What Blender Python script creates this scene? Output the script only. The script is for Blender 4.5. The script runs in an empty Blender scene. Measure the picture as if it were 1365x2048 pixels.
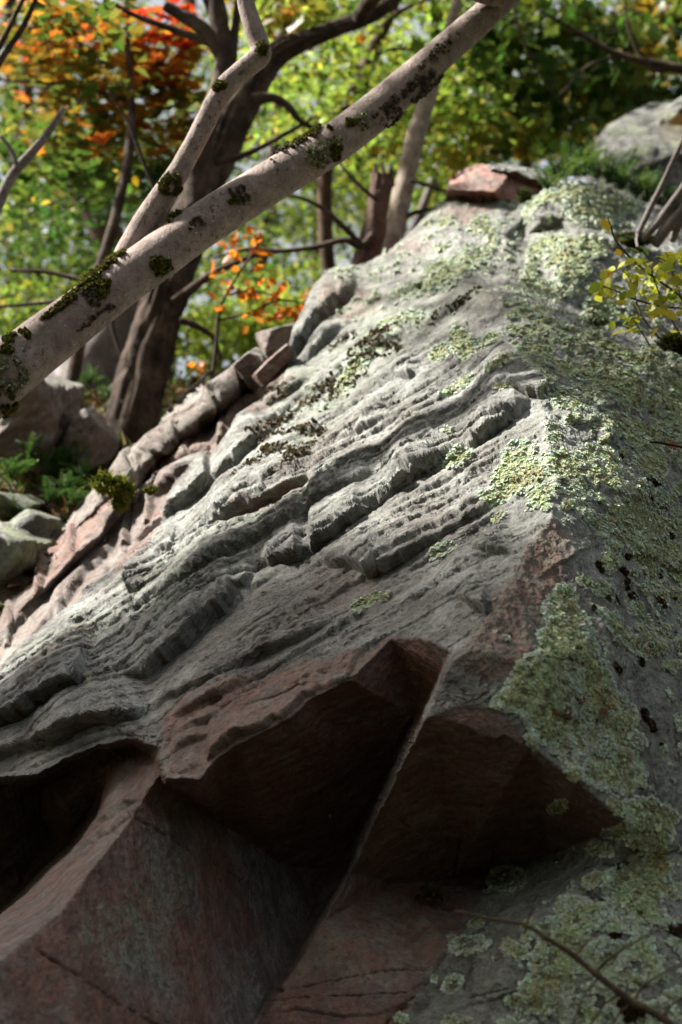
import bpy, math, random
import numpy as np
from mathutils import Vector, Matrix
from mathutils.geometry import delaunay_2d_cdt

rng = np.random.default_rng(7)
random.seed(7)
scene = bpy.context.scene
COL = scene.collection

# ------------------------------------------------------------------ camera
PITCH = math.radians(25.0)
EYE = np.array([0.0, 0.0, 1.6])
FPX, CX, CY = 3128.0, 682.5, 1024.0          # focal length and centre in photograph pixels
cam_d = bpy.data.cameras.new('camera')
cam = bpy.data.objects.new('camera', cam_d)
COL.objects.link(cam)
cam.location = EYE
cam.rotation_euler = (math.radians(90) + PITCH, 0, 0)
cam_d.sensor_fit = 'HORIZONTAL'
cam_d.sensor_width = 24.0
cam_d.lens = 24.0 * FPX / 1365.0
cam_d.clip_start, cam_d.clip_end = 0.05, 2000.0
cam_d.dof.use_dof = True
cam_d.dof.focus_distance = 5.7
cam_d.dof.aperture_fstop = 1.7
cam_d.dof.aperture_blades = 0
scene.camera = cam

# ------------------------------------------------------------------ world, sun, exposure
SUN = np.array([-0.66, -0.08, 0.75]); SUN /= np.linalg.norm(SUN)
world = bpy.data.worlds.new('World')
scene.world = world
world.use_nodes = True
nt = world.node_tree
nt.nodes.clear()
sky = nt.nodes.new('ShaderNodeTexSky'); sky.sky_type = 'NISHITA'; sky.sun_disc = False
sky.sun_elevation = math.asin(SUN[2]); sky.sun_rotation = math.atan2(SUN[0], SUN[1])
sky.dust_density = 8.0; sky.air_density = 0.5
bg = nt.nodes.new('ShaderNodeBackground'); bg.inputs['Strength'].default_value = 0.15
wo = nt.nodes.new('ShaderNodeOutputWorld')
tc = nt.nodes.new('ShaderNodeTexCoord')
cn = nt.nodes.new('ShaderNodeTexNoise'); cn.inputs['Scale'].default_value = 3.0; cn.inputs['Detail'].default_value = 5.0
nt.links.new(tc.outputs['Generated'], cn.inputs['Vector'])
cr = nt.nodes.new('ShaderNodeValToRGB'); cr.color_ramp.elements[0].position = 0.35; cr.color_ramp.elements[0].color = (0.25, 0.25, 0.25, 1); cr.color_ramp.elements[1].position = 0.6; cr.color_ramp.elements[1].color = (0.85, 0.85, 0.85, 1)
nt.links.new(cn.outputs[0], cr.inputs[0])
cm = nt.nodes.new('ShaderNodeMix'); cm.data_type = 'RGBA'; cm.inputs[7].default_value = (1.3, 1.35, 1.45, 1)     # thin bright cloud
nt.links.new(cr.outputs[0], cm.inputs[0]); nt.links.new(sky.outputs[0], cm.inputs[6]); nt.links.new(cm.outputs[2], bg.inputs[0])
nt.links.new(bg.outputs[0], wo.inputs[0])
sd = bpy.data.lights.new('sun', 'SUN'); sd.energy = 5.0; sd.angle = math.radians(2.2); sd.color = (1.0, 0.96, 0.90)
so = bpy.data.objects.new('sun', sd); COL.objects.link(so)
so.rotation_euler = Vector(SUN).to_track_quat('Z', 'Y').to_euler()
so.location = (-8, 0, 14)
scene.view_settings.view_transform = 'Standard'
scene.view_settings.look = 'None'
scene.view_settings.exposure = 1.75
scene.view_settings.gamma = 1.0
scene.render.engine = 'CYCLES'
scene.cycles.use_denoising = True
scene.cycles.max_bounces = 6
scene.cycles.diffuse_bounces = 4
scene.cycles.caustics_reflective = False
scene.cycles.caustics_refractive = False

# ------------------------------------------------------------------ helpers
RIGHT = np.array([1.0, 0, 0])
FWD = np.array([0, math.cos(PITCH), math.sin(PITCH)])
UPV = np.array([0, -math.sin(PITCH), math.cos(PITCH)])

def ray(px, py):
    px = np.asarray(px, float); py = np.asarray(py, float)
    return FWD + ((px - CX) / FPX)[..., None] * RIGHT - ((py - CY) / FPX)[..., None] * UPV

def at(px, py, z):
    """the place seen at a pixel of the photograph, z metres ahead of the camera"""
    return EYE + ray(px, py) * np.asarray(z, float)[..., None]

_perm = np.concatenate([np.random.default_rng(3).permutation(256)] * 3)
_g = np.random.default_rng(5).normal(size=(256, 3)).astype(np.float32)
_g /= np.linalg.norm(_g, axis=1)[:, None]

def perlin(P):
    P = np.asarray(P, np.float32)
    sh = P.shape[:-1]
    P = P.reshape(-1, 3)
    i = np.floor(P).astype(np.int32); f = P - i
    i &= 255
    u = f * f * f * (f * (f * 6 - 15) + 10)
    def c(dx, dy, dz):
        h = _perm[_perm[_perm[i[:, 0] + dx] + i[:, 1] + dy] + i[:, 2] + dz]
        g = _g[h]
        return g[:, 0] * (f[:, 0] - dx) + g[:, 1] * (f[:, 1] - dy) + g[:, 2] * (f[:, 2] - dz)
    x0 = c(0,0,0) + u[:,0] * (c(1,0,0) - c(0,0,0)); x1 = c(0,1,0) + u[:,0] * (c(1,1,0) - c(0,1,0))
    y0 = x0 + u[:,1] * (x1 - x0)
    x0 = c(0,0,1) + u[:,0] * (c(1,0,1) - c(0,0,1)); x1 = c(0,1,1) + u[:,0] * (c(1,1,1) - c(0,1,1))
    y1 = x0 + u[:,1] * (x1 - x0)
    return (y0 + u[:,2] * (y1 - y0)).reshape(sh) * 1.6

def fbm(P, oct=3, gain=0.5):
    a, s, f = 1.0, 0, 1.0
    for k in range(oct):
        s = s + a * perlin(np.asarray(P) * f + 17.3 * k); a *= gain; f *= 2.03
    return s

def sstep(a, b, x):
    t = np.clip((x - a) / (b - a), 0, 1)
    return t * t * (3 - 2 * t)

def inside(poly, X, Y):
    r = np.zeros(X.shape, bool)
    n = len(poly)
    for k in range(n):
        x0, y0 = poly[k]; x1, y1 = poly[(k + 1) % n]
        if y0 == y1: continue
        c = ((Y >= min(y0, y1)) & (Y < max(y0, y1)))
        r ^= c & (X < x0 + (Y - y0) * (x1 - x0) / (y1 - y0))
    return r

def seg_dist(X, Y, pts, closed=False):
    """distance to a polyline and the signed side and the running index of the nearest place"""
    best = np.full(X.shape, 1e9); side = np.zeros(X.shape); par = np.zeros(X.shape)
    n = len(pts)
    for k in range(n if closed else n - 1):
        x0, y0 = pts[k][:2]; x1, y1 = pts[(k + 1) % n][:2]
        dx, dy = x1 - x0, y1 - y0
        L = dx * dx + dy * dy + 1e-9
        t = np.clip(((X - x0) * dx + (Y - y0) * dy) / L, 0, 1)
        ex, ey = X - x0 - t * dx, Y - y0 - t * dy
        d = np.hypot(ex, ey)
        m = d < best
        best = np.where(m, d, best)
        side = np.where(m, (dx * (Y - y0) - dy * (X - x0)), side)
        par = np.where(m, k + t, par)
    return best, side, par

def blur(A, r, n=1):
    for _ in range(n):
        for ax in (0, 1):
            pad = [(0, 0), (0, 0)]; pad[ax] = (r + 1, r)
            c = np.cumsum(np.pad(A, pad, mode='edge'), axis=ax)
            k = 2 * r + 1
            A = (c[k:] - c[:-k]) / k if ax == 0 else (c[:, k:] - c[:, :-k]) / k
    return A

# objects -----------------------------------------------------------
def link(o, parent=None):
    COL.objects.link(o)
    if parent is not None:
        o.parent = parent
    return o

def tag(o, label=None, cat=None, group=None, kind=None):
    if label: o['label'] = label
    if cat: o['category'] = cat
    if group: o['group'] = group
    if kind: o['kind'] = kind
    return o

def thing(name, label, cat, loc=(0, 0, 0), group=None):
    o = bpy.data.objects.new(name, None)
    o.location = [float(v) for v in loc]
    o.empty_display_size = 0.1
    COL.objects.link(o)
    return tag(o, label, cat, group)

def mesh_data(name, V, F, mat=None, smooth=True, attrs=None):
    """V (n,3); F (m,3) or (m,4) arrays or a list of such arrays / of index lists"""
    me = bpy.data.meshes.new(name)
    V = np.asarray(V, np.float32)
    Fs = F if isinstance(F, list) else [F]
    if Fs and not isinstance(Fs[0], np.ndarray):
        Fs = [np.array(f, np.int32)[None, :] for f in Fs]
    loops = np.concatenate([f.reshape(-1) for f in Fs]).astype(np.int32)
    tot = np.concatenate([np.full(len(f), f.shape[1], np.int32) for f in Fs])
    start = np.concatenate([[0], np.cumsum(tot)[:-1]]).astype(np.int32)
    me.vertices.add(len(V)); me.vertices.foreach_set('co', V.reshape(-1))
    me.loops.add(len(loops)); me.loops.foreach_set('vertex_index', loops)
    me.polygons.add(len(tot)); me.polygons.foreach_set('loop_start', start)
    me.polygons.foreach_set('use_smooth', np.full(len(tot), smooth, bool))
    for an, av in (attrs or {}).items():
        a = me.attributes.new(an, 'FLOAT_COLOR', 'POINT')
        av = np.asarray(av, np.float32)
        if av.shape[1] == 3: av = np.concatenate([av, np.ones((len(av), 1), np.float32)], 1)
        a.data.foreach_set('color', av.reshape(-1))
    me.update(calc_edges=True)
    me.validate()
    if mat: me.materials.append(mat)
    return me

def obj(name, me, parent=None, world=True):
    o = bpy.data.objects.new(name, me)
    link(o, parent)
    if parent is not None and world:
        p = parent; loc = Vector((0, 0, 0))
        while p is not None:
            loc += Vector(p.location); p = p.parent
        o.location = -loc
    return o

class MB:
    """collects pieces of geometry for one mesh"""
    def __init__(s): s.V = []; s.F3 = []; s.F4 = []; s.C = []; s.n = 0
    def add(s, V, F, col=None):
        V = np.asarray(V, float); F = np.asarray(F)
        (s.F3 if F.shape[1] == 3 else s.F4).append(F + s.n)
        s.V.append(V); s.n += len(V)
        if col is not None:
            col = np.asarray(col, float)
            s.C.append(np.broadcast_to(col, (len(V), 3)) if col.ndim == 1 else col)
    def data(s, name, mat, smooth=True):
        F = []
        if s.F3: F.append(np.concatenate(s.F3))
        if s.F4: F.append(np.concatenate(s.F4))
        return mesh_data(name, np.concatenate(s.V), F, mat, smooth, {'col': np.concatenate(s.C)} if s.C else None)

def catmull(P, n):
    P = np.asarray(P, float)
    Q = np.vstack([2 * P[0] - P[1], P, 2 * P[-1] - P[-2]])
    out = []
    m = len(P) - 1
    for u in np.linspace(0, m, n):
        k = min(int(u), m - 1); t = u - k
        a, b, c, d = Q[k], Q[k + 1], Q[k + 2], Q[k + 3]
        out.append(0.5 * (2 * b + (c - a) * t + (2 * a - 5 * b + 4 * c - d) * t * t + (3 * b - a - 3 * c + d) * t ** 3))
    return np.array(out)

def tube_world(P, R, sides=12, rough=0.0, freq=6.0, ridge=0.0, seed=0.0, cap=True, lump=0.0):
    """tapered tube along P; rough/lump displace it, ridge cuts lengthwise bark furrows. returns V, F(quads), frames"""
    P = np.asarray(P, float); R = np.asarray(R, float); n = len(P)
    T = np.gradient(P, axis=0); T /= np.linalg.norm(T, axis=1)[:, None]
    ref = np.array([0.31, -0.83, 0.46])
    N = np.zeros_like(P); 
    v = ref - T[0] * (ref @ T[0]); N[0] = v / np.linalg.norm(v)
    for k in range(1, n):
        v = N[k - 1] - T[k] * (N[k - 1] @ T[k]); N[k] = v / np.linalg.norm(v)
    B = np.cross(T, N)
    a = np.linspace(0, 2 * math.pi, sides, endpoint=False)
    ca, sa = np.cos(a)[None, :, None], np.sin(a)[None, :, None]
    D = N[:, None] * ca + B[:, None] * sa
    r = np.repeat(R[:, None], sides, 1)
    base = P[:, None] + D * r[..., None]
    if rough or ridge or lump:
        L = np.concatenate([[0], np.cumsum(np.linalg.norm(np.diff(P, axis=0), axis=1))])
        q = base * freq + seed
        disp = rough * fbm(q, 3)
        if lump: disp = disp + lump * perlin(base * freq * 0.25 + seed + 5)
        if ridge:
            w = np.stack([np.cos(a)[None, :] * 3.4 + 0 * r, np.sin(a)[None, :] * 3.4 + 0 * r, (L * 1.6)[:, None] + 0 * r], -1)
            disp = disp - ridge * (1 - np.minimum(1, np.abs(perlin(w + seed)) * 4)) 
        base = base + D * (disp * R.mean())[..., None] if False else base + D * (disp * r)[..., None]
    V = base.reshape(-1, 3)
    i = np.arange(n - 1)[:, None] * sides; j = np.arange(sides)[None, :]; j2 = (j + 1) % sides
    F = np.stack([i + j, i + j2, i + sides + j2, i + sides + j], -1).reshape(-1, 4)
    if cap:
        V = np.vstack([V, P[0], P[-1]])
        jj = np.arange(sides)
        c0 = np.stack([np.full(sides, len(V) - 2), (jj + 1) % sides, jj, jj], -1)[:, :3]
        o = (n - 1) * sides
        c1 = np.stack([np.full(sides, len(V) - 1), o + jj, o + (jj + 1) % sides], -1)
        return V, F, np.vstack([c0, c1]), (P, N, B, T, R)
    return V, F, None, (P, N, B, T, R)

def limb(mb, pts, z, n=None, sides=8, **kw):
    """tube from photograph pixels: pts = (px, py, diameter px[, z])"""
    pts = [tuple(p) for p in pts]
    zz = []
    if isinstance(z, (int, float)): z = (z, z)
    for k, p in enumerate(pts):
        zz.append(p[3] if len(p) > 3 else z[0] + (z[1] - z[0]) * k / (len(pts) - 1))
    W = np.array([list(at(p[0], p[1], q)) + [p[2] * 0.5 * q / FPX] for p, q in zip(pts, zz)])
    C = catmull(W, n or max(6, 5 * len(pts)))
    C[:, 3] = np.maximum(C[:, 3], 0.0012)
    V, F, Fc, fr = tube_world(C[:, :3], C[:, 3], sides, **kw)
    mb.add(V, F)
    if Fc is not None: mb.F3.append(Fc + mb.n - len(V))
    return fr

# materials ----------------------------------------------------------
class NT:
    def __init__(s, name):
        s.m = bpy.data.materials.new(name); s.m.use_nodes = True
        s.t = s.m.node_tree; s.t.nodes.clear()
        s.out = s.n('ShaderNodeOutputMaterial')
        s.pos = s.n('ShaderNodeNewGeometry').outputs['Position']
    def n(s, kind, **kw):
        nd = s.t.nodes.new(kind)
        for k, v in kw.items():
            if k.startswith('_'): setattr(nd, k[1:], v)
            else: s.set(nd.inputs[k], v)
        return nd
    def set(s, sock, v):
        if isinstance(v, bpy.types.NodeSocket): s.t.links.new(v, sock)
        elif isinstance(v, tuple) and len(v) == 3 and sock.type == 'RGBA': sock.default_value = (*v, 1)
        else: sock.default_value = v
    def noise(s, scale, detail=4, rough=0.55, vec=None, dist=0.0):
        nd = s.n('ShaderNodeTexNoise', Scale=scale, Detail=detail, Roughness=rough, Distortion=dist)
        s.set(nd.inputs['Vector'], vec if vec is not None else s.pos)
        return nd.outputs[0]
    def ramp(s, fac, stops):
        nd = s.n('ShaderNodeValToRGB'); cr = nd.color_ramp
        while len(cr.elements) < len(stops): cr.elements.new(0.5)
        for e, (p, c) in zip(cr.elements, stops):
            e.position = p; e.color = (*c, 1) if isinstance(c, tuple) else (c, c, c, 1)
        s.set(nd.inputs[0], fac)
        return nd.outputs[0]
    def mix(s, fac, a, b, mode='MIX'):
        nd = s.t.nodes.new('ShaderNodeMix'); nd.data_type = 'RGBA'; nd.blend_type = mode
        s.set(nd.inputs[0], fac); s.set(nd.inputs[6], a); s.set(nd.inputs[7], b)
        return nd.outputs[2]
    def math(s, op, a, b=0.0, clamp=False):
        nd = s.t.nodes.new('ShaderNodeMath'); nd.operation = op; nd.use_clamp = clamp
        s.set(nd.inputs[0], a); s.set(nd.inputs[1], b)
        return nd.outputs[0]
    def bump(s, h, strength=0.5, dist=0.01, normal=None):
        nd = s.n('ShaderNodeBump', Strength=strength, Distance=dist); s.set(nd.inputs['Height'], h)
        if normal is not None: s.set(nd.inputs['Normal'], normal)
        return nd.outputs[0]
    def scaled(s, vec3, rot=None):
        nd = s.n('ShaderNodeMapping'); nd.inputs['Scale'].default_value = vec3
        if rot is not None: nd.inputs['Rotation'].default_value = rot
        s.set(nd.inputs['Vector'], s.pos)
        return nd.outputs[0]
    def finish(s, col, rough=0.85, normal=None, spec=0.25):
        p = s.n('ShaderNodeBsdfPrincipled'); s.set(p.inputs['Base Color'], col); s.set(p.inputs['Roughness'], rough)
        s.set(p.inputs['Specular IOR Level'], spec)
        if normal is not None: s.set(p.inputs['Normal'], normal)
        s.t.links.new(p.outputs[0], s.out.inputs[0])
        return s.m

def split(t, name):
    a = t.n('ShaderNodeAttribute'); a.attribute_name = name
    sp = t.n('ShaderNodeSeparateColor'); t.set(sp.inputs[0], a.outputs['Color'])
    return sp.outputs[0], sp.outputs[1], sp.outputs[2], a.outputs['Alpha'], a.outputs['Color']

# ------------------------------------------------------------------ bedding frame of the rock
NA_W = np.array([-0.45, -0.68, 0.58]); NA_W /= np.linalg.norm(NA_W)
A_ANCHOR = at(700, 1340, 5.0)
A_K = (A_ANCHOR - EYE) @ NA_W
def zA(px, py):
    return A_K / (ray(px, py) @ NA_W)
_a = at(240, 1252, float(zA(240, 1252))); _b = at(547, 1080, float(zA(547, 1080)))
S_DIR = (_b - _a) / np.linalg.norm(_b - _a)
_t = at(1365, 870, 6.2) - at(1040, 700, 6.8)
B_DIR = np.cross(S_DIR, _t); B_DIR /= np.linalg.norm(B_DIR)
_tA = np.cross(NA_W, S_DIR)
if (_tA @ (at(400, 800, 7) - at(600, 1300, 5))) < 0: _tA = -_tA
if B_DIR @ _tA < 0: B_DIR = -B_DIR                 # grows towards the upper left of the lit face
U_DIR = np.cross(B_DIR, S_DIR)
def bed(P):
    return np.stack([P @ S_DIR, P @ B_DIR, P @ U_DIR], -1)

def strata(t, s, q, u):
    vs = []
    for d, k in ((S_DIR, s), (B_DIR, q), (U_DIR, u)):
        nd = t.n('ShaderNodeVectorMath', _operation='DOT_PRODUCT'); t.set(nd.inputs[0], t.pos); nd.inputs[1].default_value = d * k
        vs.append(nd.outputs['Value'])
    c = t.n('ShaderNodeCombineXYZ')
    for k in range(3): t.set(c.inputs[k], vs[k])
    return c.outputs[0]

def rock_material(name, attr=True, base=None, moss=0.0):
    t = NT(name)
    g1 = t.noise(1.0, 7, 0.68, strata(t, 3.4, 8.0, 3.4))
    g2 = t.noise(1.0, 7, 0.68, strata(t, 15, 30, 15))
    g3 = t.noise(150, 4, 0.65)
    g4 = t.noise(1.0, 5, 0.7, strata(t, 45, 62, 45))
    g5 = t.noise(1.0, 3, 0.6, strata(t, 5, 30, 5), 0.4)
    col = t.ramp(g1, [(0.30, (0.05, 0.045, 0.042)), (0.43, (0.10, 0.094, 0.086)), (0.53, (0.185, 0.187, 0.17)), (0.66, (0.40, 0.41, 0.385))]) if base is None else \
          t.ramp(g1, [(0.25, tuple(0.6 * b for b in base)), (0.6, base), (0.85, tuple(min(1, 1.35 * b) for b in base))])
    col = t.mix(t.ramp(g2, [(0.48, 0.0), (0.68, 0.55)]), col, (0.33, 0.34, 0.305))
    col = t.mix(t.ramp(g2, [(0.30, 0.7), (0.44, 0.0)]), col, (0.085, 0.075, 0.065))
    col = t.mix(t.ramp(t.noise(1.0, 5, 0.65, strata(t, 1.6, 5.5, 1.6)), [(0.55, 0.0), (0.68, 0.6)]), col, t.mix(t.noise(1.0, 4, 0.7, strata(t, 12, 26, 12)), (0.065, 0.052, 0.046), (0.17, 0.135, 0.12)))
    seam = t.ramp(t.math('ABSOLUTE', t.math('SUBTRACT', g5, 0.5)), [(0.0, 1.0), (0.022, 0.0)])
    seam = t.math('MULTIPLY', seam, t.ramp(t.noise(5, 3), [(0.45, 0.0), (0.6, 1.0)]))
    if attr: seam = t.math('MULTIPLY', seam, t.math('SUBTRACT', 1.0, split(t, 'tone')[0], True))
    if attr:
        red, lich, dark, pale, _ = split(t, 'tone')
        rn = t.noise(7, 5, 0.65)
        redc = t.ramp(t.noise(1.0, 6, 0.7, strata(t, 12, 26, 12)), [(0.28, (0.06, 0.028, 0.021)), (0.46, (0.155, 0.058, 0.037)), (0.62, (0.235, 0.095, 0.060)), (0.80, (0.19, 0.155, 0.145))])
        rf = t.math('MULTIPLY', red, t.ramp(rn, [(0.30, 0.35), (0.52, 1.0)]))
        col = t.mix(t.math('MINIMUM', rf, 0.95), col, redc)
        # thin grey-green crust of lichen
        cn = t.noise(16, 6, 0.7)
        col = t.mix(t.math('MULTIPLY', pale, t.ramp(cn, [(0.40, 0.0), (0.58, 0.9)])), col, t.mix(t.noise(40, 3), (0.18, 0.225, 0.15), (0.32, 0.38, 0.27)))
        col = t.mix(t.ramp(g4, [(0.32, 0.85), (0.49, 0.0)]), col, t.mix(red, (0.075, 0.067, 0.057), (0.06, 0.035, 0.027)))
        col = t.mix(t.ramp(g2, [(0.30, 0.6), (0.45, 0.0)]), col, (0.07, 0.06, 0.05))
        col = t.mix(t.math('MULTIPLY', seam, 0.9), col, (0.03, 0.026, 0.022))
        # leafy lichen: yellow-green middle, minty rim
        ln = t.noise(26, 5, 0.7)
        lc = t.ramp(ln, [(0.30, (0.10, 0.085, 0.035)), (0.42, (0.20, 0.185, 0.08)), (0.52, (0.27, 0.29, 0.15)), (0.66, (0.34, 0.39, 0.24)), (0.8, (0.43, 0.48, 0.34))])
        rim = t.ramp(lich, [(0.38, 0.0), (0.46, 1.0), (0.62, 0.8), (0.85, 0.0)])
        lc = t.mix(t.math('MULTIPLY', rim, 0.7), lc, (0.47, 0.54, 0.40))
        col = t.mix(t.ramp(lich, [(0.36, 0.0), (0.44, 1.0)]), col, lc)
        col = t.mix(dark, col, (0.035, 0.027, 0.017))
    if not attr and moss < 0.9:
        nz = t.n('ShaderNodeSeparateXYZ'); t.set(nz.inputs[0], t.n('ShaderNodeNewGeometry').outputs['Normal'])
        up = t.math('MULTIPLY', t.ramp(nz.outputs[2], [(0.35, 0.0), (0.75, 1.0)]), t.ramp(t.noise(9, 5, 0.7), [(0.38, 0.0), (0.56, 0.85)]))
        col = t.mix(up, col, t.mix(t.noise(30, 3), (0.16, 0.17, 0.135), (0.27, 0.29, 0.24)))
    if moss:
        mn = t.noise(5, 5, 0.7)
        col = t.mix(t.ramp(mn, [(0.52 - 0.12 * moss, 0.0), (0.62, 0.8)]), col, (0.21, 0.25, 0.13))
    col = t.mix(t.ramp(g3, [(0.34, 0.55), (0.5, 0.0)]), col, (0.10, 0.09, 0.08))
    col = t.mix(t.ramp(t.noise(75, 4, 0.7), [(0.60, 0.0), (0.72, 0.35)]), col, (0.46, 0.44, 0.40))
    h = t.math('ADD', t.math('MULTIPLY', g2, 0.8), t.math('ADD', t.math('MULTIPLY', g3, 0.4), t.math('MULTIPLY', t.noise(420, 3, 0.6), 0.22)))
    h = t.math('ADD', h, t.math('MULTIPLY', g4, 0.6))
    h = t.math('SUBTRACT', h, t.math('MULTIPLY', seam, 0.8))
    return t.finish(col, t.ramp(g2, [(0.35, 0.8), (0.65, 0.52)]), t.bump(h, 1.0, 0.016), 0.45)

M_ROCK = rock_material('quartzite')
M_STONE = rock_material('loose_stone', False, (0.15, 0.10, 0.08))
M_STONE_GREY = rock_material('grey_stone', False, (0.17, 0.16, 0.145), 0.3)
M_STONE_MOSSY = rock_material('mossy_stone', False, (0.065, 0.064, 0.052), 1.0)
M_STONE_RED = rock_material('red_stone', False, (0.17, 0.07, 0.048))

M_CAP = rock_material('red_quartzite', False, (0.31, 0.125, 0.09))
M_FAR = rock_material('weathered_quartzite', False, (0.055, 0.052, 0.047), 0.2)
# ------------------------------------------------------------------ relief builder
class Relief:
    """a rock surface: planes between corner points, bedding ledges raised along its normals, and worn grain"""
    def __init__(s, outline, pts, chains, step=2.0, edge=5.0, warp=1.0, blur_n=2):
        s.outline = outline; s.step = step; s.jr = np.random.default_rng(len(outline) * 7 + 1)
        xs = [p[0] for p in outline]; ys = [p[1] for p in outline]
        gx = np.arange(min(xs) - 6, max(xs) + 6 + step, step); gy = np.arange(min(ys) - 6, max(ys) + 6 + step, step)
        s.X, s.Y = np.meshgrid(gx, gy)
        s.shape = s.X.shape
        q = np.stack([s.X / 46.0, s.Y / 46.0, 0 * s.X + outline[0][0] * 0.01], -1)
        wx = perlin(q) * 1.6 + perlin(q * 3.7 + 9) * 2.2 + perlin(q * 9.1 + 3) * 1.0
        wy = perlin(q + 31) * 1.6 + perlin(q * 3.7 + 41) * 2.2 + perlin(q * 9.1 + 55) * 1.0
        s.WX, s.WY = s.X + wx * warp, s.Y + wy * warp
        s.LX = s.X + perlin(q) * 0.8; s.LY = s.Y + perlin(q + 31) * 0.8
        s.mask = inside(outline, s.WX, s.WY)
        names = list(pts)
        co = [(pts[k][0], pts[k][1]) for k in names]
        idx = {k: i for i, k in enumerate(names)}
        iz = np.array([1.0 / (float(zA(*c)) + (float(pts[k][3]) if len(pts[k]) > 3 else 0) if pts[k][2] == 'A' else float(pts[k][2])) for k, c in zip(names, co)])
        ed = []
        for ch in chains:
            ch = ch.split() if isinstance(ch, str) else ch
            ed += [(idx[a], idx[b]) for a, b in zip(ch, ch[1:])]
        vs, es, fs, ov, oe, of = delaunay_2d_cdt([Vector(c) for c in co], ed, [], 0, 1e-4)
        vz = np.zeros(len(vs)); C = np.array(co)
        for k, o in enumerate(ov):
            if o: vz[k] = iz[o[0]]
            else:
                d = np.hypot(*(C - np.array(vs[k])).T); w = 1 / (d + 1e-6) ** 3; vz[k] = (w * iz).sum() / w.sum()
                print('crossing edges at', tuple(vs[k]))
        IZ = np.full(s.shape, np.nan)
        for f in fs:
            (x0, y0), (x1, y1), (x2, y2) = [vs[i] for i in f]
            den = (y1 - y2) * (x0 - x2) + (x2 - x1) * (y0 - y2)
            if abs(den) < 1e-9: continue
            c0 = max(0, int((min(x0, x1, x2) - 14 - gx[0]) / step)); c1 = int((max(x0, x1, x2) + 14 - gx[0]) / step) + 2
            r0 = max(0, int((min(y0, y1, y2) - 14 - gy[0]) / step)); r1 = int((max(y0, y1, y2) + 14 - gy[0]) / step) + 2
            xx, yy = s.WX[r0:r1, c0:c1], s.WY[r0:r1, c0:c1]
            if xx.size == 0: continue
            a = ((y1 - y2) * (xx - x2) + (x2 - x1) * (yy - y2)) / den
            b = ((y2 - y0) * (xx - x2) + (x0 - x2) * (yy - y2)) / den
            c = 1 - a - b
            m = (a >= -1e-6) & (b >= -1e-6) & (c >= -1e-6)
            sub = IZ[r0:r1, c0:c1]
            sub[m] = (a * vz[f[0]] + b * vz[f[1]] + c * vz[f[2]])[m]
        bad = np.isnan(IZ)
        if (bad & s.mask).any(): print('uncovered', int((bad & s.mask).sum()), tuple(s.X[bad & s.mask][:1]), tuple(s.Y[bad & s.mask][:1]))
        IZ[bad] = np.nanmean(IZ)
        IZ = blur(IZ, 1, blur_n)
        s.Z = 1.0 / IZ
        d, _, _ = seg_dist(s.WX, s.WY, outline, True)
        s.edge_d = d
        if edge:
            k = np.clip(1 - d / edge, 0, 1)
            s.Z = s.Z + edge * s.Z / FPX * 1.1 * (1 - np.sqrt(np.clip(1 - k * k, 0, 1)))
        s.P = at(s.X, s.Y, s.Z)
        Zs = 1.0 / blur(IZ, 5, 2)
        Ps = at(s.X, s.Y, Zs)
        n = np.cross(np.gradient(Ps, axis=1), np.gradient(Ps, axis=0))
        n /= np.linalg.norm(n, axis=2)[..., None] + 1e-12
        flip = ((n * (EYE - Ps)).sum(2) < 0)
        n[flip] *= -1
        s.N = n
        s.H = np.zeros(s.shape); s.SH = np.zeros(s.shape); s.WM = np.zeros(s.shape)
        s.tone = np.zeros(s.shape + (4,))
        s.label = np.zeros(s.shape, int)

    def ledge(s, pts, back=0, wall=6.5):
        """raise the rock behind a foot line (px, py, wall height px) that runs left to right; the wall stands along the line"""
        pts = np.array(pts, float); pts[:, 2] *= np.where(pts[:, 2] > 13, 1.4, 1.2)
        fine = [pts[0]]                                   # broken into short straight facets
        for a, b in zip(pts, pts[1:]):
            L = np.hypot(*(b - a)[:2]); m_ = int(L // s.jr.uniform(13, 30))
            nrm = np.array([-(b - a)[1], (b - a)[0]]) / (L + 1e-9)
            for j in range(1, m_ + 1):
                t = (j + s.jr.uniform(-0.3, 0.3)) / (m_ + 1)
                c = a + (b - a) * t; c = c.copy(); c[:2] += nrm * s.jr.normal() * 1.7; c[2] *= s.jr.uniform(0.88, 1.12); fine.append(c)
            fine.append(b)
        pts = np.array(fine)
        m = 190
        sl = (slice(max(0, int((pts[:, 1].min() - m - s.Y[0, 0]) / s.step)), int((pts[:, 1].max() + 60 - s.Y[0, 0]) / s.step) + 1),
              slice(max(0, int((pts[:, 0].min() - m - s.X[0, 0]) / s.step)), int((pts[:, 0].max() + m - s.X[0, 0]) / s.step) + 1))
        x, y, z = s.LX[sl], s.LY[sl], s.Z[sl]
        if x.size == 0: return
        d, side, par = seg_dist(x, y, pts)
        mx = np.maximum.accumulate(pts[:, 0] + np.arange(len(pts)) * 1e-3)
        k0 = k1 = float(np.clip((pts[-1, 1] - pts[0, 1]) / max(1.0, mx[-1] - mx[0]), -0.75, 0.75))
        ly = np.where(x < mx[0], pts[0, 1] + (x - mx[0]) * k0, np.where(x > mx[-1], pts[-1, 1] + (x - mx[-1]) * k1, np.interp(x, mx, pts[:, 1])))
        side = y - ly
        ga = np.arange(mx[0] - 80, mx[-1] + 80, 2.0); gh = np.interp(ga, mx, pts[:, 2])
        kw = np.exp(-(np.arange(-60, 61, 2.0) / 22.0) ** 2); gs = np.convolve(np.pad(gh, 30, mode='edge'), kw / kw.sum(), 'valid')
        h0 = np.interp(x, ga, gh); h1 = np.interp(x, ga, gs)
        h = h0 + (h1 - h0) * sstep(10, 70, d)
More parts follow.
